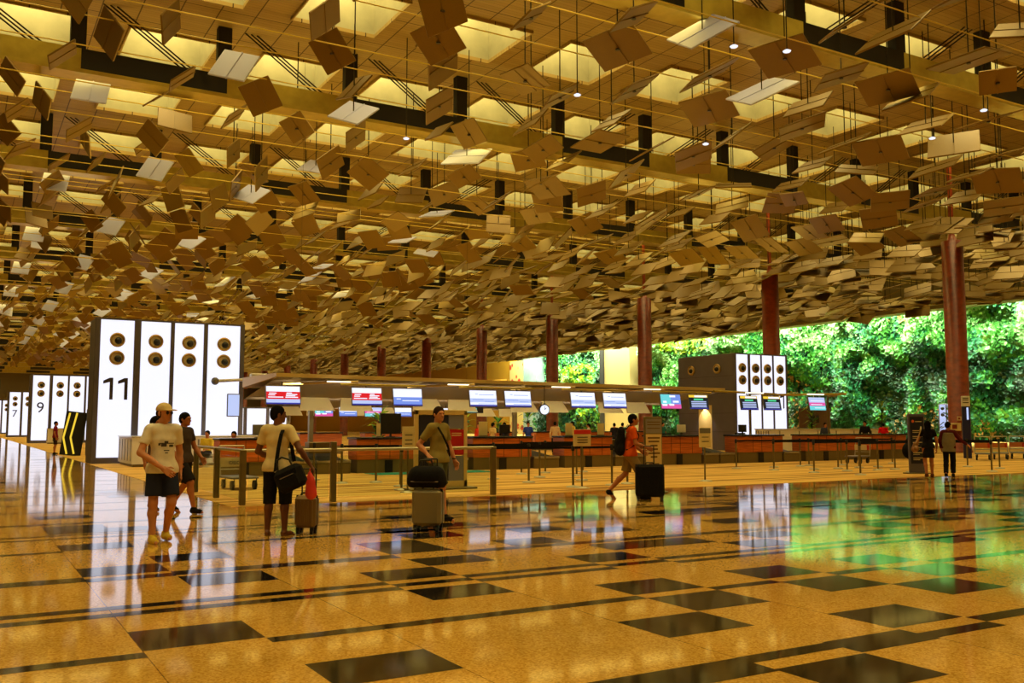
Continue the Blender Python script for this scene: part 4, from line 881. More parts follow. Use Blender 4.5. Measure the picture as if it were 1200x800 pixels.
# brown direction boards on posts before the foliage
for i,(x,y) in enumerate([(57.0,56.0),(60.6,54.5)],1):
    t = thing('direction_board', f'{nth(i)} of two brown boards on thin posts before the foliage', 'sign', (x,y,0), -.7, 'brown direction boards')
    b = MB(); b.tube((0,0,0),(0,0,1.3),.07); b.build('post', M['grey'], t)
    b = MB(); b.box(-1.25,-.08,1.25,1.25,.08,2.9,0,.03); b.build('board', mat('board_brown', (128,98,90), .5), t)
    b = MB(); b.box(-.35,-.1,1.7,-.1,-.08,2.3); b.box(.1,-.1,1.7,.35,-.08,2.3); b.build('pictogram', M['number'], t)

# ------------------------------------------------------------------ luggage trolleys
def trolley(label, x, y, rz, plate):
    t = thing('luggage_trolley', label, 'trolley', (x,y,0), rz, 'luggage trolleys')
    b = MB(); b.box(-.5,-.32,.26,.5,.32,.31,0,.015); b.build('platform', mat('trolley_grey', (132,128,136), .4, .4), t)
    for sx,sy in ((-.38,-.26),(-.38,.26),(.38,-.24),(.38,.24)):
        q = MB(); q.tube((sx,sy-.03,.115),(sx,sy+.03,.115),.11,n=16); q.build('wheel', M['black'], t)
        q = MB(); q.box(sx-.02,sy-.05,.11,sx+.02,sy-.035,.27); q.build('fork', M['black'], t)
    b = MB(); b.path([(.45,-.3,.3),(.62,-.3,1.0),(.62,.3,1.0),(.45,.3,.3)], .02); b.path([(.48,-.3,.45),(.48,.3,.45)], .015); b.build('handle_frame', M['steel'], t)
    b = MB(); b.bar((.46,-.3,.62),(.46,.3,.62),.025,.22); b.build('sign_plate', plate, t)
    b = MB(); b.bar((.44,-.29,.62),(.44,-.2,.62),.02,.2); b.build('red_end', M['e_red'] if False else mat('trolley_red', (196,50,36), .5), t)
    return t
tr = trolley('luggage trolley with a wide sign plate behind the glass railing', 5.75, 22.6, PI/2+.05, M['cream'])
text('cisco', .17, M['number'], tr, (.425,-.06,.62), (PI/2,0,-PI/2), 'lettering')
for i,(x,y) in enumerate([(38.2,25.1),(39.6,25.2),(40.9,25.2)],1): trolley(f'far luggage trolley near the foliage, {nth(i)} from the left', x, y, .6, mat('plate_orange',(210,120,60),.5))
trolley('luggage trolley with an orange plate between the queue posts, before the last counter', 30.6, 25.4, .3, M['cream'])
# dark arrow-marked kiosk and bluish kiosk beyond island 11
t = thing('folding_barrier', 'black board with two yellow chevron stripes leaning beside island 9', 'board', (4.75,51.0,0), -.1)
b = MB(); b.bar((0,0,.02),(.25,.2,2.15),.95,.06,(0,1,0)); b.build('board', M['black'], t)
for k in (-.2,.12):
    q = MB(); q.path([(k+.05,-.05,.1),(k-.12,.0,.9),(k+.14,.1,2.1)], .045, 6); q.build('yellow_stripe', M['e_yellow'], t)
t = thing('service_kiosk', 'slim blue kiosk with a cyan strip beside the black striped board', 'kiosk', (5.75,50.6,0), .15)
b = MB(); b.box(-.3,-.3,0,.35,.3,2.3,0,.04); b.build('body', mat('kiosk_blue', (60,74,130), .4), t)
b = MB(); b.box(-.25,-.315,.9,.0,-.3,2.15); b.build('cyan_strip', M['e_cyan'], t)
b = MB(); b.box(.05,-.315,1.2,.3,-.3,1.7); b.build('screen', M['e_pale'], t)
low_desk('small white desk at the foot of island 9', 6.2, 84.6, 2.4, 1.2, 1.25, 3)
# potted greenery under the canopy, in front of the planted wall
def pot_plant(label, x, y, h, seed):
    t = thing('potted_plant', label, 'plant', (x,y,0), seed, 'potted plants beyond the counters')
    m = MB(); m.lathe([(.3,0),(.4,.5),(.42,.55),(.36,.55)],20); m.build('pot', M['bronze'], t)
    m = MB(); m.tube((0,0,.5),(0,0,h*.7),.05,.03); m.build('stem', M['rod'], t)
    r_ = random.Random(seed); m = MB()
    for q in range(60):
        a = r_.uniform(0,2*PI); z0 = r_.uniform(.6,h*.8); ln = r_.uniform(.6,1.1); el = r_.uniform(-.1,1.1)
        d = Vector((math.cos(a)*math.cos(el), math.sin(a)*math.cos(el), math.sin(el))); p0 = Vector((0,0,z0)); sd = d.cross(Vector((0,0,1))).normalized()*.09
        p1 = p0+d*ln*.5; p2 = p0+d*ln+Vector((0,0,-.3*ln)); m.add([p0,p1+sd,p2,p1-sd],[(0,1,2,3)],q%3)
    m.build('leaves', [LM[1],LM[3],LM[4]], t)
for i,(x,y,h) in enumerate([(27,52,2.6),(30.5,54,2.3),(34,56,2.8),(37,53,2.2),(16.2,39.5,2.4),(43,63,2.6),(52,47,3.6),(55,43.5,3.8),(58,40.5,3.2)],1):
    pot_plant(f'leafy potted plant, {nth(i)} of those dotted beyond the counters, near the planted wall', x, y, h, i) if i != 5 else pot_plant('leafy potted plant between the two red screens, beyond the first counters', x, y, h, i)

for i,(x,w) in enumerate([(10.9,2.0),(13.3,1.6)],1):
    b = MB(); b.box(x,26.6,.006,x+w,27.7,.02); o = b.build('floor_mat', mat('teal_mat', (30,150,140), .9))
    tag(o, f'teal floor mat lying before the second orange counter, {nth(i)} of two', 'mat', 'teal floor mats')
# ------------------------------------------------------------------ people: smooth signed-distance bodies turned into one continuous mesh
def sdf_grid(prims, h, kdef=.025, cuts=()):
    lo = np.full(3, 1e9); hi = -lo
    for p in prims:
        if p[0] == 'c': a, c, ra, rb = map(np.array, p[1:5]); m = max(float(ra), float(rb))*1.45
        else: a = c = np.array(p[1]); m = max(p[2])
        lo = np.minimum(lo, np.minimum(a, c)-m); hi = np.maximum(hi, np.maximum(a, c)+m)
    lo -= 3*h; hi += 3*h; n = np.ceil((hi-lo)/h).astype(int)+1
    D = np.full(n, 1.0, np.float32)
    ax = [lo[i]+h*np.arange(n[i]) for i in range(3)]
    for p in prims:
        opt = p[-1] if isinstance(p[-1], dict) else {}
        k = opt.get('k', kdef)
        if p[0] == 'c': a = np.array(p[1],float); c = np.array(p[2],float); m = max(p[3],p[4])*1.5+2*k+h; l2 = np.minimum(a,c)-m; h2 = np.maximum(a,c)+m
        else: a = np.array(p[1],float); m = max(p[2])+2*k+h; l2 = a-m; h2 = a+m
        s = tuple(slice(max(0,int((l2[i]-lo[i])/h)), min(n[i], int((h2[i]-lo[i])/h)+2)) for i in range(3))
        X, Y, Z = np.meshgrid(ax[0][s[0]], ax[1][s[1]], ax[2][s[2]], indexing='ij')
        if p[0] == 'c':
            ys = opt.get('ys', 1.0); d = c-a; Q = np.stack([X-a[0], Y-a[1], Z-a[2]], -1); L2 = d@d
            tt = (Q@d)/L2; t = np.clip(tt, 0, 1); V = Q - t[...,None]*d
            if ys != 1.0: V[...,1] /= ys
            dist = np.sqrt((V**2).sum(-1)) - (p[3] + t*(p[4]-p[3]))
            if opt.get('flat'): dist = np.maximum(dist, (tt-1)*math.sqrt(L2))
        else:
            r = np.array(p[2],float); Q = np.stack([X-a[0], Y-a[1], Z-a[2]], -1)
            if 'rz' in opt:
                cz, sz = math.cos(-opt['rz']), math.sin(-opt['rz']); Q = np.stack([Q[...,0]*cz-Q[...,1]*sz, Q[...,0]*sz+Q[...,1]*cz, Q[...,2]], -1)
            k0 = np.sqrt(((Q/r)**2).sum(-1)); k1 = np.sqrt(((Q/(r*r))**2).sum(-1))+1e-9; dist = k0*(k0-1)/k1
        o = D[s]; dist = dist.astype(np.float32)
        hh = np.clip(.5+.5*(o-dist)/k, 0, 1); D[s] = o*(1-hh)+dist*hh - k*hh*(1-hh)
    for (pt, nrm) in cuts:
        X, Y, Z = np.meshgrid(*ax, indexing='ij'); nr = np.array(nrm,float); nr /= np.linalg.norm(nr)
        D = np.maximum(D, ((X-pt[0])*nr[0]+(Y-pt[1])*nr[1]+(Z-pt[2])*nr[2]).astype(np.float32))
    return D, lo
def surf_net(D, lo, h):
    S = D < 0; n = D.shape
    acc = np.zeros((n[0]-1,n[1]-1,n[2]-1,3), np.float32); cnt = np.zeros(acc.shape[:3], np.float32)
    off = [(i,j,k) for i in (0,1) for j in (0,1) for k in (0,1)]
    def cor(A,o): return A[o[0]:n[0]-1+o[0], o[1]:n[1]-1+o[1], o[2]:n[2]-1+o[2]]
    for a in off:
        for axis in range(3):
            if a[axis]: continue
            b_ = list(a); b_[axis] = 1; va, vb = cor(D,a), cor(D,tuple(b_)); cr_ = cor(S,a) != cor(S,tuple(b_))
            t = np.where(cr_, va/(va-vb+1e-12), 0)
            for q in range(3): acc[...,q] += np.where(cr_, a[q] + (t if q == axis else 0), 0)
            cnt += cr_
    act = cnt > 0; idx = -np.ones(cnt.shape, int); idx[act] = np.arange(act.sum())
    P = np.argwhere(act) + acc[act]/cnt[act][:,None]; V = lo + P*h
    Fs = []
    for axis in range(3):
        sl = [slice(None)]*3; sl2 = [slice(None)]*3; sl[axis] = slice(0,-1); sl2[axis] = slice(1,None)
        A, B = S[tuple(sl)], S[tuple(sl2)]
        u, w = (axis+1)%3, (axis+2)%3
        for inside, E in ((True, A & ~B), (False, ~A & B)):
            I = np.argwhere(E); I = I[(I[:,u]>0)&(I[:,w]>0)&(I[:,u]<n[u]-1)&(I[:,w]<n[w]-1)]
            q = []
            for du, dw in ((1,1),(0,1),(0,0),(1,0)):
                J = I.copy(); J[:,u] -= du; J[:,w] -= dw; q.append(idx[J[:,0],J[:,1],J[:,2]])
            q = np.stack(q, 1); Fs.append(q if inside else q[:,::-1])
    return V, np.concatenate(Fs)
def sdf_mesh(parts):
    Vs, Fs, o = [], [], 0
    for prims, h, k, cuts in parts:
        D, lo = sdf_grid(prims, h, k, cuts); V, Fq = surf_net(D, lo, h); Vs.append(V); Fs.append(Fq+o); o += len(V)
    return np.concatenate(Vs), np.concatenate(Fs)
def sdf_obj(name, parts, m, parent):
    V, Fq = sdf_mesh(parts); me = bpy.data.meshes.new(name)
    me.from_pydata(V.tolist(), [], Fq.tolist()); me.materials.append(m)
    me.polygons.foreach_set('use_smooth', [True]*len(me.polygons)); me.update()
    o = bpy.data.objects.new(name, me); C.objects.link(o); o.parent = parent; return o

def v3(*a): return np.array(a, float)
def unit(v): return v/np.linalg.norm(v)
def hand_prims(W, d, nrm, thumb, curl):
    """palm, four separate bent fingers of unequal length, thumb from the palm's side; W wrist, d finger direction, nrm palm facing, thumb side direction"""
    d = unit(d); nrm = unit(nrm - d*(nrm@d)); s = unit(np.cross(d, nrm)); s = s if s@thumb > 0 else -s
    out = []
    for q in (-.5,.5,-.17,.17): out.append(('c', W+s*q*.045, W+d*.085+s*q*.066, .015, .0135, {'k':.012}))
    for i,(q,L) in enumerate(((.034,.072),(.0115,.082),(-.0115,.076),(-.034,.058))):
        p = W+d*.088+s*q; a = curl*.55; D = d
        for sg, fr in ((0,.45),(1,.31),(2,.24)):
            D = unit(d*math.cos(a)+nrm*math.sin(a)); e = p+D*L*fr; out.append(('c', p, e, .0094-.0008*sg, .0088-.0008*sg, {'k':.004})); p = e; a += curl*.75
    p = W+d*.028+s*.032; e = p+unit(d*.7+s*.75+nrm*.25)*.042; out.append(('c', p, e, .0125, .0105, {'k':.01})); out.append(('c', e, e+unit(d*.95+s*.25+nrm*.3)*.034, .0105, .009, {'k':.004}))
    return out
def person(label, loc, heading, pose, clothes, skin, hair, H=1.75, res=.010, group=None, face=True):
    """pose: joint positions for a 1.75 m body, +y ahead, +x the body's own right side"""
    t = thing('person', label, 'person', loc, heading, group); sc_ = H/1.75; t.scale = (sc_,)*3
    J = dict(pel=v3(0,0,.95), wst=v3(0,0,1.10), chs=v3(0,.0,1.29), nk=v3(0,-.005,1.46), hd=v3(0,.02,1.625), shR=v3(.172,-.005,1.41), shL=v3(-.172,-.005,1.41),
             hpR=v3(.092,0,.91), hpL=v3(-.092,0,.91), knR=v3(.10,.02,.50), knL=v3(-.10,.02,.50), anR=v3(.10,-.02,.085), anL=v3(-.10,-.02,.085),
             elR=v3(.25,-.02,1.13), elL=v3(-.25,-.02,1.13), wrR=v3(.255,.06,.88), wrL=v3(-.255,.06,.88), toeR=v3(.03,1,0), toeL=v3(-.03,1,0), palmR=v3(-1,0,0), palmL=v3(1,0,0), yaw=0.0, curlR=.5, curlL=.5, dR=None, dL=None)
    for k, v in pose.items(): J[k] = v3(*v) if isinstance(v, tuple) else v
    fem = clothes.get('female', False); wS = .93 if fem else 1.0
    # ---- body
    torso = [('c', J['pel']+v3(-.052,0,-.02), J['pel']+v3(.052,0,-.02), .110, .110, {'ys':.9,'k':.05}), ('c', J['pel'], J['wst'], .125*wS, .110*wS, {'ys':.78,'k':.06}),
             ('c', J['wst'], J['chs'], .110*wS, .138*wS, {'ys':.70,'k':.06}), ('c', J['chs'], J['nk']+v3(0,0,-.09), .138*wS, .105, {'ys':.70,'k':.06}),
             ('c', J['shL']+v3(.03,0,.005), J['shR']+v3(-.03,0,.005), .068, .068, {'k':.05})]
    body = list(torso) + [('c', J['nk']+v3(0,-.01,-.05), J['hd']+v3(0,-.03,-.06), .058, .052, {'k':.03})]
    arms = {}; legs = {}
    for s in 'RL':
        body += [('c', J['sh'+s], J['el'+s], .054, .041, {'k':.03}), ('c', J['el'+s], J['el'+s]*.6+J['wr'+s]*.4, .041, .040, {'k':.02}), ('c', J['el'+s]*.6+J['wr'+s]*.4, J['wr'+s], .040, .026, {'k':.02})]
        kn, an, hp = J['kn'+s], J['an'+s], J['hp'+s]; cf_ = kn*.68+an*.32 + v3(0,-.022,0)
        body += [('c', hp, kn, .088, .056, {'k':.04}), ('c', kn, cf_, .055, .056, {'k':.03}), ('c', cf_, an, .056, .036, {'k':.03})]
        td = unit(J['toe'+s]); body += [('c', an+v3(0,0,-.045)-td*.03, an+td*.11+v3(0,0,-.058), .036, .030, {'k':.02}), ('c', an+td*.11+v3(0,0,-.058), an+td*.17+v3(0,0,-.066), .032, .020, {'k':.02})]
    y = J['yaw']; hc = J['hd']; R2 = np.array([[math.cos(y),-math.sin(y),0],[math.sin(y),math.cos(y),0],[0,0,1]])
    def hp_(x,yy,z): return hc + R2@v3(x,yy,z)
    head = [('e', hp_(0,-.012,.022), (.076,.094,.098), {'k':.02,'rz':y}), ('e', hp_(0,.022,-.045), (.056,.066,.072), {'k':.03,'rz':y}), ('e', hp_(0,.068,-.088), (.024,.02,.02), {'k':.02,'rz':y}),
            ('c', hp_(0,.082,.012), hp_(0,.103,-.028), .009, .0145, {'k':.012}), ('e', hp_(0,.084,.030), (.05,.012,.012), {'k':.015,'rz':y}), ('e', hp_(0,.080,-.058), (.026,.014,.009), {'k':.008,'rz':y}),
            ('e', hp_(.077,-.012,-.005), (.012,.022,.032), {'k':.008,'rz':y}), ('e', hp_(-.077,-.012,-.005), (.012,.022,.032), {'k':.008,'rz':y})]
    body += head
    parts = [(body, res, .025, ())]
    for s in 'RL':
        d = J['d'+s] if J['d'+s] is not None else J['wr'+s]-J['el'+s]
        th_ = v3(0,1,0) if abs(unit(d)[1]) < .8 else v3(0,0,1)
        hnd = [('c', J['wr'+s]-unit(d)*.05, J['wr'+s], .029, .026)] + hand_prims(J['wr'+s], d, J['palm'+s], th_, J['curl'+s])
        parts.append((hnd, .0042 if res < .013 else .006, .012, ()))
    sdf_obj('body', parts, skin, t)
    if face:
        b = MB()
        for sx in (-.030,.030): b.ball(tuple(hp_(sx,.079,.010)), (.011,.007,.007), 8, 6)
        b.build('eyes', M['black'], t)
    # ---- hair
    hm = clothes.get('hair', 'short')
    if hm == 'short':
        up = R2@v3(0,.85,-.53); sdf_obj('hair', [([('e', hp_(0,-.018,.032), (.084,.102,.100), {'rz':y}), ('e', hp_(0,-.05,-.01), (.078,.066,.075), {'k':.02,'rz':y})], .009, .02, ((hp_(0,.072,.058), up),))], hair, t)
    elif hm == 'long':
        sdf_obj('hair', [([('e', hp_(0,-.018,.03), (.09,.106,.106), {'rz':y}), ('c', hp_(0,-.06,0), hp_(0,-.10,-.42), .095, .085, {'ys':.6,'k':.05})], .011, .03, ((hp_(0,.06,.03), R2@v3(0,.75,-.3)),))], hair, t)
    elif hm == 'cap':
        sdf_obj('hair', [([('e', hp_(0,-.022,.0), (.083,.098,.08), {'rz':y})], .009, .02, ((hp_(0,.02,0), R2@v3(0,1,-.2)),))], hair, t)
        sdf_obj('cap', [([('e', hp_(0,-.012,.045), (.092,.108,.095), {'rz':y}), ('e', hp_(0,.115,.04), (.075,.085,.012), {'rz':y,'k':.015})], .009, .015, ((hp_(0,0,.032), (0,0,-1)),))], clothes['capm'], t)
        b = MB()
        for sx in (-.033,.033): b.lathe([(.024,0),(.024,.004)], 14, tuple(hp_(sx,.088,.008)), tuple(R2@v3(0,1,0)))
        b.bar(tuple(hp_(-.01,.094,.012)), tuple(hp_(.01,.094,.012)), .005, .005); b.build('spectacles', M['black'], t)
    # ---- shirt
    if 'shirt' in clothes:
        m, sl, hem = clothes['shirt']; g = .014
        pr = [('c', p[1], p[2], p[3]+g, p[4]+g, dict(p[5])) for p in torso]
        hz = J['pel']*1.0; hz[2] = hem
        pr += [('c', J['wst'], hz, .130*wS, .14*wS, {'ys':.85,'k':.05}), ('c', hz+v3(-.06,0,.03), hz+v3(.06,0,.03), .142*wS, .142*wS, {'ys':.95,'k':.06})]
        for s in 'RL':
            if sl <= 1: e = J['sh'+s]*(1-sl)+J['el'+s]*sl; pr.append(('c', J['sh'+s], e, .068, .062, {'k':.03,'flat':True}))
            else:
                e = J['el'+s]*(2-sl)+J['wr'+s]*(sl-1); pr += [('c', J['sh'+s], J['el'+s], .072, .056, {'k':.03}), ('c', J['el'+s], e, .056, .040, {'k':.03,'flat':True})]
        sdf_obj(clothes.get('shirt_name','shirt'), [(pr, res, .03, (((0,0,hem),(0,0,-1)),))], m, t)
    # ---- shorts / trousers / dress skirt
    if 'shorts' in clothes:
        m, L, g = clothes['shorts']; pr = [('c', J['pel']+v3(-.055,0,-.02), J['pel']+v3(.055,0,-.02), .122, .122, {'ys':.92,'k':.05}), ('c', J['pel'], J['pel']*.2+J['wst']*.8, .146, .132, {'ys':.80,'k':.05})]
        for s in 'RL':
            if L <= 1: e = J['hp'+s]*(1-L)+J['kn'+s]*L; pr.append(('c', J['hp'+s], e, .100, .07+g, {'k':.035,'flat':True}))
            elif L < 1.4: e = J['kn'+s]*(2-L)+J['an'+s]*(L-1); pr += [('c', J['hp'+s], J['kn'+s]+v3(0,0,.1), .100, .088, {'k':.035}), ('c', J['kn'+s]+v3(0,0,.1), e, .088, .086, {'k':.03,'flat':True})]
            else: e = J['kn'+s]*(2-L)+J['an'+s]*(L-1); cfk = J['kn'+s]*.68+J['an'+s]*.32+v3(0,-.022,0); pr += [('c', J['hp'+s], J['kn'+s], .102, .07+g*.5, {'k':.035}), ('c', J['kn'+s], cfk, .07+g*.5, .070+g*.4, {'k':.03}), ('c', cfk, e, .070+g*.4, .06+g, {'k':.03,'flat':True})]
        sdf_obj('trousers' if L > 1.2 else 'shorts', [(pr, res, .03, ())], m, t)
    if 'skirt' in clothes:
        m, z = clothes['skirt']; sdf_obj('skirt', [([('c', J['wst'], J['pel'], .13, .15, {'ys':.8}), ('c', J['pel'], v3(J['pel'][0], J['pel'][1], z), .155, .175, {'ys':.85,'flat':True,'k':.04})], res, .03, ())], m, t)
    # ---- shoes
    if 'shoe' in clothes:
        for s in 'RL':
            an = J['an'+s]; td = unit(J['toe'+s]); fl = clothes.get('flip')
            if fl:
                c0 = an+td*.06; sdf_obj('sandal', [([('c', c0-td*.08+v3(0,0,-.082), c0+td*.10+v3(0,0,-.082), .036, .042)], .008, .01, ((c0+v3(0,0,-.07),(0,0,1)), (c0+v3(0,0,-.087),(0,0,-1))))], clothes['shoe'], t)
            else: sdf_obj('shoe', [([('c', an-td*.025+v3(0,0,-.042), an+td*.13+v3(0,0,-.052), .046, .040, {'k':.03}), ('c', an+v3(0,0,.015), an+v3(0,0,-.04), .046, .048, {'k':.03})], .008, .03, (((0,0,an[2]-.085),(0,0,-1)), ((0,0,an[2]+.02),(0,0,1))))], clothes['shoe'], t)
    return t, J
def head_to(dx, dy): return math.atan2(-dx, dy)
fw = (math.sin(TH), math.cos(TH)); rt = (math.cos(TH), -math.sin(TH))
def facing(right, away): return head_to(rt[0]*right+fw[0]*away, rt[1]*right+fw[1]*away)
SK = {'light': mat('skin_light', (204,136,96), .55), 'tan': mat('skin_tan', (178,108,66), .55), 'dark': mat('skin_dark', (110,62,40), .5)}
HR = {'black': mat('hair_black', (14,11,10), .9, spec=.12, noise=.3, nscale=60), 'brown': mat('hair_brown', (46,28,16), .9, spec=.12, noise=.3, nscale=60)}
def cloth(n, rgb): return mat(n, rgb, .9, spec=.15, noise=.08, nscale=14)
G = 'travellers walking or standing on the polished floor'
# 1 man in cap walking towards us
wht = cloth('white_tee', (236,226,212)); navy = cloth('navy_shorts', (40,44,66))
p1, J1 = person('man in a white printed T-shirt, pale cap and navy shorts walking on the shiny floor', (2.30,12.92,0), facing(.62,-.8),
  dict(knR=(.11,.03,.50), anR=(.11,.05,.085), knL=(-.10,.10,.50), anL=(-.12,-.16,.10), hpR=(.092,0,.91), elR=(.29,.04,1.13), wrR=(.05,.22,.93), elL=(-.235,-.06,1.13), wrL=(-.235,-.02,.87), palmR=(-.6,-.6,-.3), yaw=.45, curlR=.5),
  dict(shirt=(wht,.62,.87), shorts=(navy,.80,.035), shoe=cloth('yellow_shoe', (222,190,70)), hair='cap', capm=cloth('pale_cap', (222,196,140))), SK['light'], HR['brown'], 1.78, .0095)
b = MB()
for q,(x,z,w,h) in enumerate(((-.09,1.24,.18,.012),(-.08,1.20,.05,.03),(.0,1.205,.07,.035),(-.02,1.25,.05,.025),(-.035,1.15,.07,.012),(-.02,1.12,.04,.012),(.075,1.22,.03,.03))):
    b.add([(x,.148,z),(x+w,.148,z),(x+w,.15,z+h),(x,.15,z+h)], [(0,1,2,3)])
b.build('shirt_print', M['number'], p1)
# 2 man in grey tee behind, walking to our right
person('man in a dark grey T-shirt and black shorts walking behind the man in the cap', (3.36,16.95,0), facing(.95,-.25),
  dict(knR=(.10,.22,.54), anR=(.10,.30,.10), knL=(-.10,-.02,.50), anL=(-.10,-.26,.14), elR=(.24,-.10,1.14), wrR=(.25,.05,.92), elL=(-.24,.06,1.14), wrL=(-.22,.22,.95), toeL=(0,1,-.5)),
  dict(shirt=(cloth('grey_tee', (74,62,60)),.6,.88), shorts=(cloth('black_shorts', (30,28,30)),.95,.03), shoe=M['black_fabric'], hair='short'), SK['tan'], HR['black'], 1.72, .0115)
person('dark ponytailed person almost hidden behind the man in the cap', (3.02,17.7,0), facing(.8,-.5),
  dict(knR=(.10,.12,.52), anR=(.10,.12,.09), anL=(-.10,-.2,.12)), dict(shirt=(cloth('mauve_tee', (120,96,104)),.6,.88), shorts=(navy,.9,.03), shoe=M['black_fabric'], hair='long', female=True), SK['tan'], HR['black'], 1.66, .0125)
# 3 man seen from behind with shoulder bag
p3, J3 = person('man in a cream T-shirt and long black shorts standing with his back to us', (3.80,12.90,0), facing(.12,1),
  dict(anR=(.13,-.02,.085), anL=(-.11,-.02,.085), knR=(.12,.02,.50), knL=(-.10,.02,.50), toeR=(.35,1,0), toeL=(-.3,1,0), elL=(-.27,-.01,1.13), wrL=(-.16,.2,1.02), elR=(.33,-.05,1.16), wrR=(.45,.04,.95), palmR=(-.5,0,-.5), yaw=-1.0, curlR=.9),
  dict(shirt=(cloth('cream_tee', (226,206,158)),.66,.86), shorts=(M['black_fabric'],1.19,.045), shoe=cloth('sandal_brown', (120,84,50)), flip=True, hair='short'), SK['dark'], HR['black'], 1.77, .0095)
# 4 polo man with suitcase
polo = cloth('khaki_polo', (150,134,74))
p4, J4 = person('man in a khaki polo shirt and grey denim shorts pulling a silver suitcase', (6.66,13.75,0), facing(.8,-.55),
  dict(knR=(.09,.16,.52), anR=(.10,.22,.085), knL=(-.10,-.04,.50), anL=(-.10,-.24,.12), elR=(.27,-.16,1.16), wrR=(.29,.04,1.0), elL=(-.25,.02,1.14), wrL=(-.27,.12,.90), toeL=(0,1,-.35), yaw=-.35, curlR=1.1, palmR=(0,0,-1)),
  dict(shirt=(polo,.70,.88), shorts=(cloth('denim_shorts', (86,92,74)),.95,.035), shoe=M['black_fabric'], hair='short'), SK['light'], HR['brown'], 1.80, .0095)
b = MB(); a = [(.13,.10,1.43),(.08,.16,1.30),(-.05,.165,1.12),(-.17,.10,.98)]; [b.bar(p, q, .03, .012, (0,1,0)) for p, q in zip(a[:-1], a[1:])]; b.build('bag_strap', M['black_fabric'], p4)
b = MB(); b.tube((-.267,.107,.925),(-.268,.11,.945),.034,n=14); b.build('wristwatch', M['black'], p4)
# 5 orange shirt
org = cloth('orange_tee', (226,88,22))
p5, J5 = person('man in an orange T-shirt and khaki shorts striding behind a big black suitcase', (11.87,15.53,0), facing(1,.05),
  dict(pel=(0,0,.94), knR=(.10,.20,.53), anR=(.10,.24,.085), knL=(-.09,-.08,.52), anL=(-.09,-.43,.17), toeL=(0,.8,-.65), elR=(.24,.08,1.14), wrR=(.22,.33,1.05), elL=(-.24,.05,1.14), wrL=(-.22,.28,.98), curlR=1.1, chs=(0,.03,1.29), nk=(0,.05,1.46), hd=(0,.08,1.625), shR=(.185,.03,1.41), shL=(-.185,.03,1.41)),
  dict(shirt=(org,.66,.88), shorts=(cloth('khaki_shorts', (150,122,74)),.90,.035), shoe=M['black_fabric'], hair='short'), SK['tan'], HR['black'], 1.73, .011)
# 6 + 7 couple walking away
p6, J6 = person('woman with long black hair in a short black dress walking away with a tan bag', (24.35,17.7,0), facing(.25,1),
  dict(knR=(.09,.04,.50), anR=(.10,.06,.085), anL=(-.09,-.12,.10), elL=(-.30,-.02,1.15), wrL=(-.34,.06,.93)),
  dict(shirt=(M['black_fabric'],.55,.9), skirt=(M['black_fabric'],.60), shoe=cloth('brown_shoe', (96,54,34)), hair='long', female=True), SK['tan'], HR['black'], 1.63, .013)
p7, J7 = person('person in a grey vest with dark red sleeves and black trousers walking away beside her', (24.95,17.45,0), facing(.5,.85),
  dict(knR=(.09,.18,.52), anR=(.08,.14,.085), anL=(-.09,-.22,.10), elR=(.33,.02,1.18), wrR=(.52,.12,1.02), elL=(-.26,.0,1.13), wrL=(-.24,.12,.9), yaw=-.5),
  dict(shirt=(cloth('red_sleeve', (84,26,26)),1.95,.9), shorts=(M['black_fabric'],1.92,.012), shoe=M['black_fabric'], hair='short'), SK['tan'], HR['black'], 1.60, .013)
sdf_obj('vest', [([('c', v3(0,0,1.12), v3(0,0,.80), .192, .202, {'ys':.86,'flat':True}), ('c', v3(0,0,1.12), v3(0,0,1.34), .192, .18, {'ys':.84})], .013, .03, (((0,0,1.40),(0,0,1)),))], cloth('grey_vest', (132,120,92)), p7)
# people around the counters
def bystander(label, x, y, hd, shirt, sl=.6, low=None, L=1.9, z=0, H=1.7, hair='short', sk='tan', pose=None, res=.017):
    return person(label, (x,y,z), hd, pose or {}, dict(shirt=(cloth('top', shirt),sl,.88), shorts=(cloth('bottom', low or (36,34,40)),L,.015), shoe=M['black_fabric'], hair=hair), SK[sk], HR['black'], H, res, None, False)
bystander('person in a maroon top and dark shorts standing beside island 9', 4.35, 54.4, facing(.8,.3), (136,34,66), .7, (50,34,40), .95)
SEAT = dict(pel=(0,0,.50), wst=(0,0,.66), chs=(0,0,.85), nk=(0,0,1.02), hd=(0,.02,1.185), shR=(.185,0,.97), shL=(-.185,0,.97), hpR=(.09,.03,.50), hpL=(-.09,.03,.50), knR=(.1,.45,.50), knL=(-.1,.45,.50), anR=(.1,.45,.085), anL=(-.1,.45,.085), elR=(.23,.05,.74), elL=(-.23,.05,.74), wrR=(.12,.3,.62), wrL=(-.12,.3,.62))
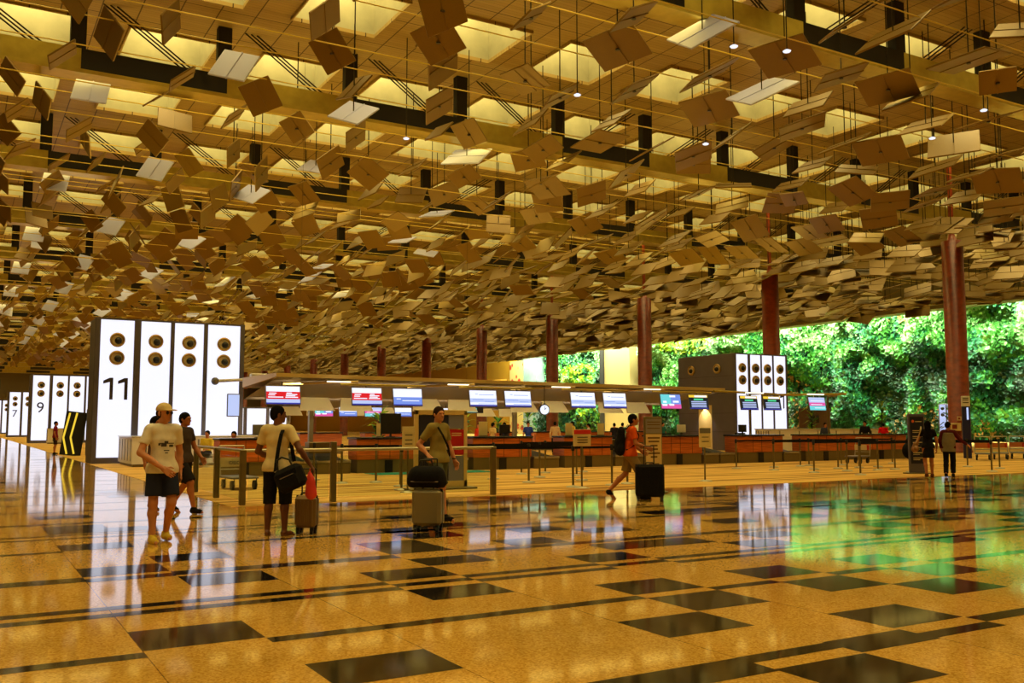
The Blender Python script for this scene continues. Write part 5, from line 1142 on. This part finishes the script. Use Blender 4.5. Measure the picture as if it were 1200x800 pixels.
def sitter(label, x, y, hd, shirt, stool=True):
    t = thing('person', label, 'person', (x,y,0), hd)
    J = {k: v3(*v) for k, v in SEAT.items()}
    body = [('c', J['pel']+v3(-.05,0,0), J['pel']+v3(.05,0,0), .11,.11), ('c', J['pel'], J['chs'], .125,.15,{'ys':.72}), ('c', J['shL'], J['shR'], .066,.066,{'k':.05}), ('c', J['nk'], J['hd'], .056,.05), ('e', J['hd']+v3(0,-.01,.01),(.078,.095,.11)), ('e', J['hd']+v3(0,.075,-.02),(.018,.02,.02))]
    for s in 'RL': body += [('c',J['sh'+s],J['el'+s],.052,.04),('c',J['el'+s],J['wr'+s],.04,.028),('c',J['hp'+s],J['kn'+s],.085,.058),('c',J['kn'+s],J['an'+s],.056,.038),('c',J['an'+s]+v3(0,0,-.05),J['an'+s]+v3(0,.15,-.05),.036,.03)]
    parts = [(body, .017, .03, ())]
    for s in 'RL': parts.append(([('c',J['wr'+s]-v3(0,.04,0),J['wr'+s],.03,.028)]+hand_prims(J['wr'+s], J['wr'+s]-J['el'+s], v3(0,0,-1), v3(-1 if s=='R' else 1,0,0), .5), .006, .012, ()))
    sdf_obj('body', parts, SK['tan'], t)
    sdf_obj('shirt', [([('c',J['pel']+v3(0,0,.05),J['chs'],.145,.172,{'ys':.76}),('c',J['shL'],J['shR'],.084,.084,{'k':.05})]+[('c',J['sh'+s],J['el'+s],.07,.062,{'flat':True}) for s in 'RL'], .017,.03,(((0,0,1.03),(0,0,1)),))], cloth('top', shirt), t)
    sdf_obj('trousers', [([('c',J['pel']+v3(-.05,0,0),J['pel']+v3(.05,0,0),.125,.125)]+[('c',J['hp'+s],J['kn'+s],.1,.074) for s in 'RL']+[('c',J['kn'+s],J['an'+s],.074,.06,{'flat':True}) for s in 'RL'], .017,.03,())], cloth('bottom',(40,36,40)), t)
    sdf_obj('hair', [([('e', J['hd']+v3(0,-.018,.03), (.088,.103,.104))], .012,.02,((J['hd']+v3(0,.055,.04),(0,.62,-.55)),))], HR['black'], t)
    q = thing('stool', f'round black stool under the {label.split(",")[0]}', 'stool', (x,y,0), hd)
    b = MB(); b.lathe([(.2,.33),(.2,.385),(.17,.39)],20); b.build('seat', M['black'], q); b = MB(); b.lathe([(.2,0),(.2,.02),(.03,.04),(.03,.33)],20); b.build('pedestal', M['steel'], q)
    return t
sitter('seated person in a yellow top, waiting beside the foot of island 11', 7.75, 35.0, facing(-.3,-1), (226,200,70))
sitter('seated clerk in a grey top, behind the short orange counter', 7.5, 30.2, facing(.1,-1), (90,84,100))
bystander('person in a black suit standing at the counters, near the foliage', 37.2, 30.4, facing(-.6,-.8), (22,22,28), 1.95)
bystander('clerk in white and dark blue behind the last long counter', 36.3, 32.0, facing(.2,-1), (60,70,100), 1.9, H=1.62)
bystander('broad person in a bright red top behind the last long counter', 41.8, 33.0, facing(.3,.8), (216,22,34), .8, H=1.62)
bystander('person in a dark red jacket right of the bright red top', 43.6, 32.3, facing(.2,-.8), (122,26,40), 1.9, H=1.78)
bystander('person in a tan top at the picture edge, behind the far trolleys', 40.9, 24.1, facing(-.7,.2), (206,150,80), 1.9, (120,80,60), 1.9)
crowd = [((20.2,37.5),(196,54,30)),((21.3,38.2),(206,176,110)),((22.6,39.4),(40,36,40)),((24.0,39.5),(40,60,140)),((26.2,40.5),(206,170,120)),((27.6,41.0),(220,190,90)),((28.9,41.4),(222,214,206)),((30.3,41.0),(34,32,44)),((31.6,42.0),(110,176,170)),((34.6,42.2),(40,110,110))]
wd = ['red and orange','beige','black','blue','pale brown','yellow','white','black and grey','mint green','teal']
order = sorted(range(len(crowd)), key=lambda i: project((*crowd[i][0],1.5))[0])
for i,((x,y),c) in enumerate(crowd):
    bystander(f'person in a {wd[i]} top, {nth(order.index(i)+1)} from left in the crowd beyond the counters', x, y, facing(rs.uniform(-1,1), rs.uniform(-1,1)), c, .7 if i%2 else 1.9, H=1.6+.02*(i%6), res=.02)

# ------------------------------------------------------------------ luggage
def suitcase(label, loc, rz, w, d, h, shell, ribs=6, handle=.34, lean=0.0):
    t = thing('suitcase', label, 'suitcase', loc, rz, 'wheeled suitcases'); t.rotation_euler = (lean,0,rz)
    b = MB(); b.box(-w/2,-d/2,.09,w/2,d/2,h,0,.045); b.build('shell', shell, t)
    b = MB()
    for k in range(ribs):
        x = -w/2 + w*(k+.8)/(ribs+.6); b.box(x-.012,-d/2-.008,.16,x+.012,d/2+.008,h-.07,0,.005)
    b.build('ribs', shell, t)
    b = MB(); b.box(-w/2-.003,-.008,.10,w/2+.003,.008,h+.003); b.build('zip_band', M['black'], t)
    for sx in (-1,1):
        for sy in (-1,1):
            q = MB(); q.tube((sx*(w/2-.05)-.018,sy*(d/2-.05),.035),(sx*(w/2-.05)+.018,sy*(d/2-.05),.035),.034,n=12); q.box(sx*(w/2-.05)-.025,sy*(d/2-.05)-.02,.05,sx*(w/2-.05)+.025,sy*(d/2-.05)+.02,.1); q.build('wheel', M['black'], t)
    b = MB(); b.path([(-.1,d/2-.04,h-.01),(-.1,d/2-.04,h+handle),(.1,d/2-.04,h+handle),(.1,d/2-.04,h-.01)], .011); b.build('pull_handle', M['black'], t)
    b = MB(); b.path([(-.08,-.02,h),(-.07,-.02,h+.035),(.07,-.02,h+.035),(.08,-.02,h)], .012); b.build('carry_handle', M['black'], t)
    return t
suitcase('narrow olive bronze suitcase standing beside the man with his back to us', (4.22,12.86,0), facing(.15,1), .30, .22, .53, mat('bronze_shell', (138,112,72), .35, .4), 5, .36)
suitcase('silver grey suitcase with a black bag on top, pulled by the polo man', (5.80,12.28,0), facing(.2,1), .42, .28, .60, mat('silver_shell', (150,140,112), .35, .45), 0, .42)
suitcase('big soft black suitcase in front of the man in orange', (11.93,14.98,0), facing(.05,1), .56, .34, .72, M['black_fabric'], 3, .36)
def soft_bag(name, label, cat, loc, rz, prims, m, cuts=(), res=.011, k=.04):
    t = thing(name, label, cat, loc, rz); sdf_obj('bag_body', [(prims, res, k, cuts)], m, t); return t
# black shoulder bag on the hip of the man in cream
t = thing('shoulder_bag', 'black shoulder bag hanging on the hip of the man in the cream T-shirt', 'bag', (3.80,12.90,0), facing(.12,1))
def tilted(bm, c, ang):
    ca, sa = math.cos(ang), math.sin(ang); bm.v = [(c[0]+x*ca-z*sa, c[1]+y, c[2]+x*sa+z*ca) for x,y,z in bm.v]; return bm
bc = (.29,-.27,.80)
b = MB(); b.box(-.20,-.10,-.17,.20,.09,.15,0,.06); tilted(b, bc, .42).build('bag_body', M['black_fabric'], t)
b = MB(); b.box(-.14,-.125,-.14,.14,-.09,.02,0,.025); tilted(b, bc, .42).build('front_pocket', M['black_fabric'], t)
b = MB(); b.box(-.17,-.02,.148,.17,.0,.156); b.box(-.10,-.128,.022,.10,-.098,.03); tilted(b, bc, .42).build('zip', M['steel'], t)
b = MB(); pt = [(.06,-.22,.86),(.055,-.175,1.0),(.075,-.16,1.2),(.10,-.13,1.38),(.11,-.05,1.475),(.10,.06,1.46),(.13,.15,1.30),(.2,.12,1.0)]
[b.bar(p, q, .05, .012, (0,-1,.2)) for p, q in zip(pt[:-1], pt[1:])]; b.build('strap', M['black_fabric'], t)
b = MB(); b.path([(.13,-.30,.89),(.10,-.30,1.02),(.17,-.29,1.07),(.27,-.28,1.04),(.31,-.28,.97)], .013); b.build('handle', M['black'], t)
t = soft_bag('carrier_bag', 'red carrier bag hanging from the right hand of the man in the cream T-shirt', 'bag', (3.80,12.90,0), facing(.12,1),
   [('c', v3(.47,.02,.76), v3(.48,.03,.57), .055,.085,{'ys':.6}), ('c', v3(.46,.02,.84), v3(.47,.02,.74), .03,.055,{'ys':.6})], mat('red_plastic', (226,66,60), .35))
b = MB(); b.path([(.455,.03,.85),(.45,.05,.905),(.465,.07,.85)], .007); b.build('handles', mat('red_plastic_handle', (226,66,60), .35), t)
t = soft_bag('holdall', 'black rounded holdall resting on top of the silver suitcase', 'bag', (5.78,12.28,.62), facing(.2,1),
   [('c', v3(-.13,-.02,.17), v3(.13,-.02,.17), .135,.135), ('c', v3(-.17,-.02,.09), v3(.17,-.02,.09), .12,.12,{'k':.05})], M['black_fabric'], (((0,0,0.0),(0,0,-1)),))
b = MB(); b.path([(-.12,-.02,.29),(-.1,-.02,.38),(.06,-.02,.39),(.1,-.02,.29)], .013); b.build('handle', M['black'], t)
b = MB(); b.bar((-.2,-.144,.09),(.2,-.144,.09),.008,.012); b.build('zip', M['steel'], t)
t = soft_bag('backpack', 'black backpack on the back of the man in the orange T-shirt', 'backpack', (11.87,15.53,0), facing(1,.05),
   [('c', v3(0,-.20,1.02), v3(0,-.18,1.36), .13,.11,{'ys':.75}), ('c', v3(-.06,-.21,1.0), v3(.06,-.21,1.0), .12,.12,{'ys':.75}), ('c', v3(0,-.28,1.02), v3(0,-.27,1.16), .08,.08,{'ys':.6})], M['black_fabric'])
for sx in (-1,1):
    b = MB(); pt = [(sx*.10,-.12,1.40),(sx*.115,-.02,1.505),(sx*.12,.10,1.44),(sx*.125,.165,1.28),(sx*.15,.10,1.12),(sx*.12,-.1,1.0)]
    [b.bar(p, q, .05, .012, (0,1,.3)) for p, q in zip(pt[:-1], pt[1:])]; b.build('shoulder_strap', M['black_fabric'], t)
t = soft_bag('handbag', 'tan handbag on the left arm of the woman in the black dress', 'bag', (24.35,17.7,0), facing(.25,1),
   [('c', v3(-.34,-.02,.95), v3(-.36,.02,.80), .07,.10,{'ys':.8}), ('c', v3(-.34,.1,.82), v3(-.34,-.1,.82), .08,.08)], mat('tan_leather', (140,96,50), .5), (), .014)
b = MB(); pt = [(-.33,.02,1.0),(-.24,.02,1.2),(-.17,.02,1.46),(-.2,-.1,1.36),(-.32,-.06,1.0)]; [b.bar(p,q,.03,.012,(0,1,0)) for p,q in zip(pt[:-1],pt[1:])]; b.build('strap', mat('pale_strap', (196,176,130), .5), t)
# dark bags left by the counters
t = soft_bag('holdall', 'bulging dark bag left on the floor before the last long counter', 'bag', (36.2,27.2,0.01), .3, [('e', v3(0,0,.38),(.5,.32,.38)),('e', v3(.1,0,.75),(.3,.24,.2))], M['black_fabric'], (((0,0,.006),(0,0,-1)),), .02)
b = MB(); b.path([(-.2,0,.9),(0,0,1.05),(.25,0,.92)], .02); b.build('handle', M['black'], t)

# ------------------------------------------------------------------ light
w = bpy.data.worlds.new('world'); C_ = bpy.context.scene; C_.world = w; w.use_nodes = True
bg = w.node_tree.nodes['Background']; bg.inputs['Color'].default_value = (*lin((255,208,116)),1); bg.inputs['Strength'].default_value = WORLD
def area(name, loc, to, sx, sy, e, rgb):
    l = bpy.data.lights.new(name, 'AREA'); l.shape = 'RECTANGLE'; l.size = sx; l.size_y = sy; l.energy = e; l.color = lin(rgb)
    o = bpy.data.objects.new(name, l); C.objects.link(o); o.location = loc
    o.rotation_euler = (Vector(to)-Vector(loc)).to_track_quat('-Z','Y').to_euler(); return o
# grow-lamps in the slot between the fascia and the planted wall
for k in range(6): area('grow_lamp', (75.5, 45+16*k, 17.2), (80.5, 45+16*k, 8.0), 15, 1.2, GROW, (244,255,214))
# added upward fill lights over the canopy and island roofs, no fittings there
area('added_roof_fill', (18.0, 32.3, 3.4), (18.0, 32.3, 20), 18, 3, UP, LC); area('added_roof_fill', (24, 49, 3.4), (24, 49, 20), 16, 3, UP, LC)
for x, y in ((7.3,40.8),(7.9,89.0),(8.1,135.8),(41,43.5)): area('added_roof_fill', (x, y, 5.95), (x, y, 20), 5, 1.2, UP*.6, LC)
# lamp troughs under the beams wash the hall downwards
for Y in BEAMS[1:]:
    area('beam_downlight', (27, Y, 13.58), (27, Y, 0), 82, .8, DOWN, LC)
    area('beam_uplight', (27, Y+.5, 13.9), (27, Y+.5, 20), 82, .1, BUP, LC)

# lamps under the canopies light the shades, the counters and the people behind them
for x0, x1, y in ((9,28,30.5),(15.5,34,47.5)):
    area('canopy_lamp', ((x0+x1)/2, y, 2.86), ((x0+x1)/2, y+2.0, 1.4), x1-x0, .12, CAN, (255,236,190))
    area('canopy_lamp', ((x0+x1)/2, y+3.2, 2.4), ((x0+x1)/2, y+6.5, .4), x1-x0, .12, CAN, (255,236,190))
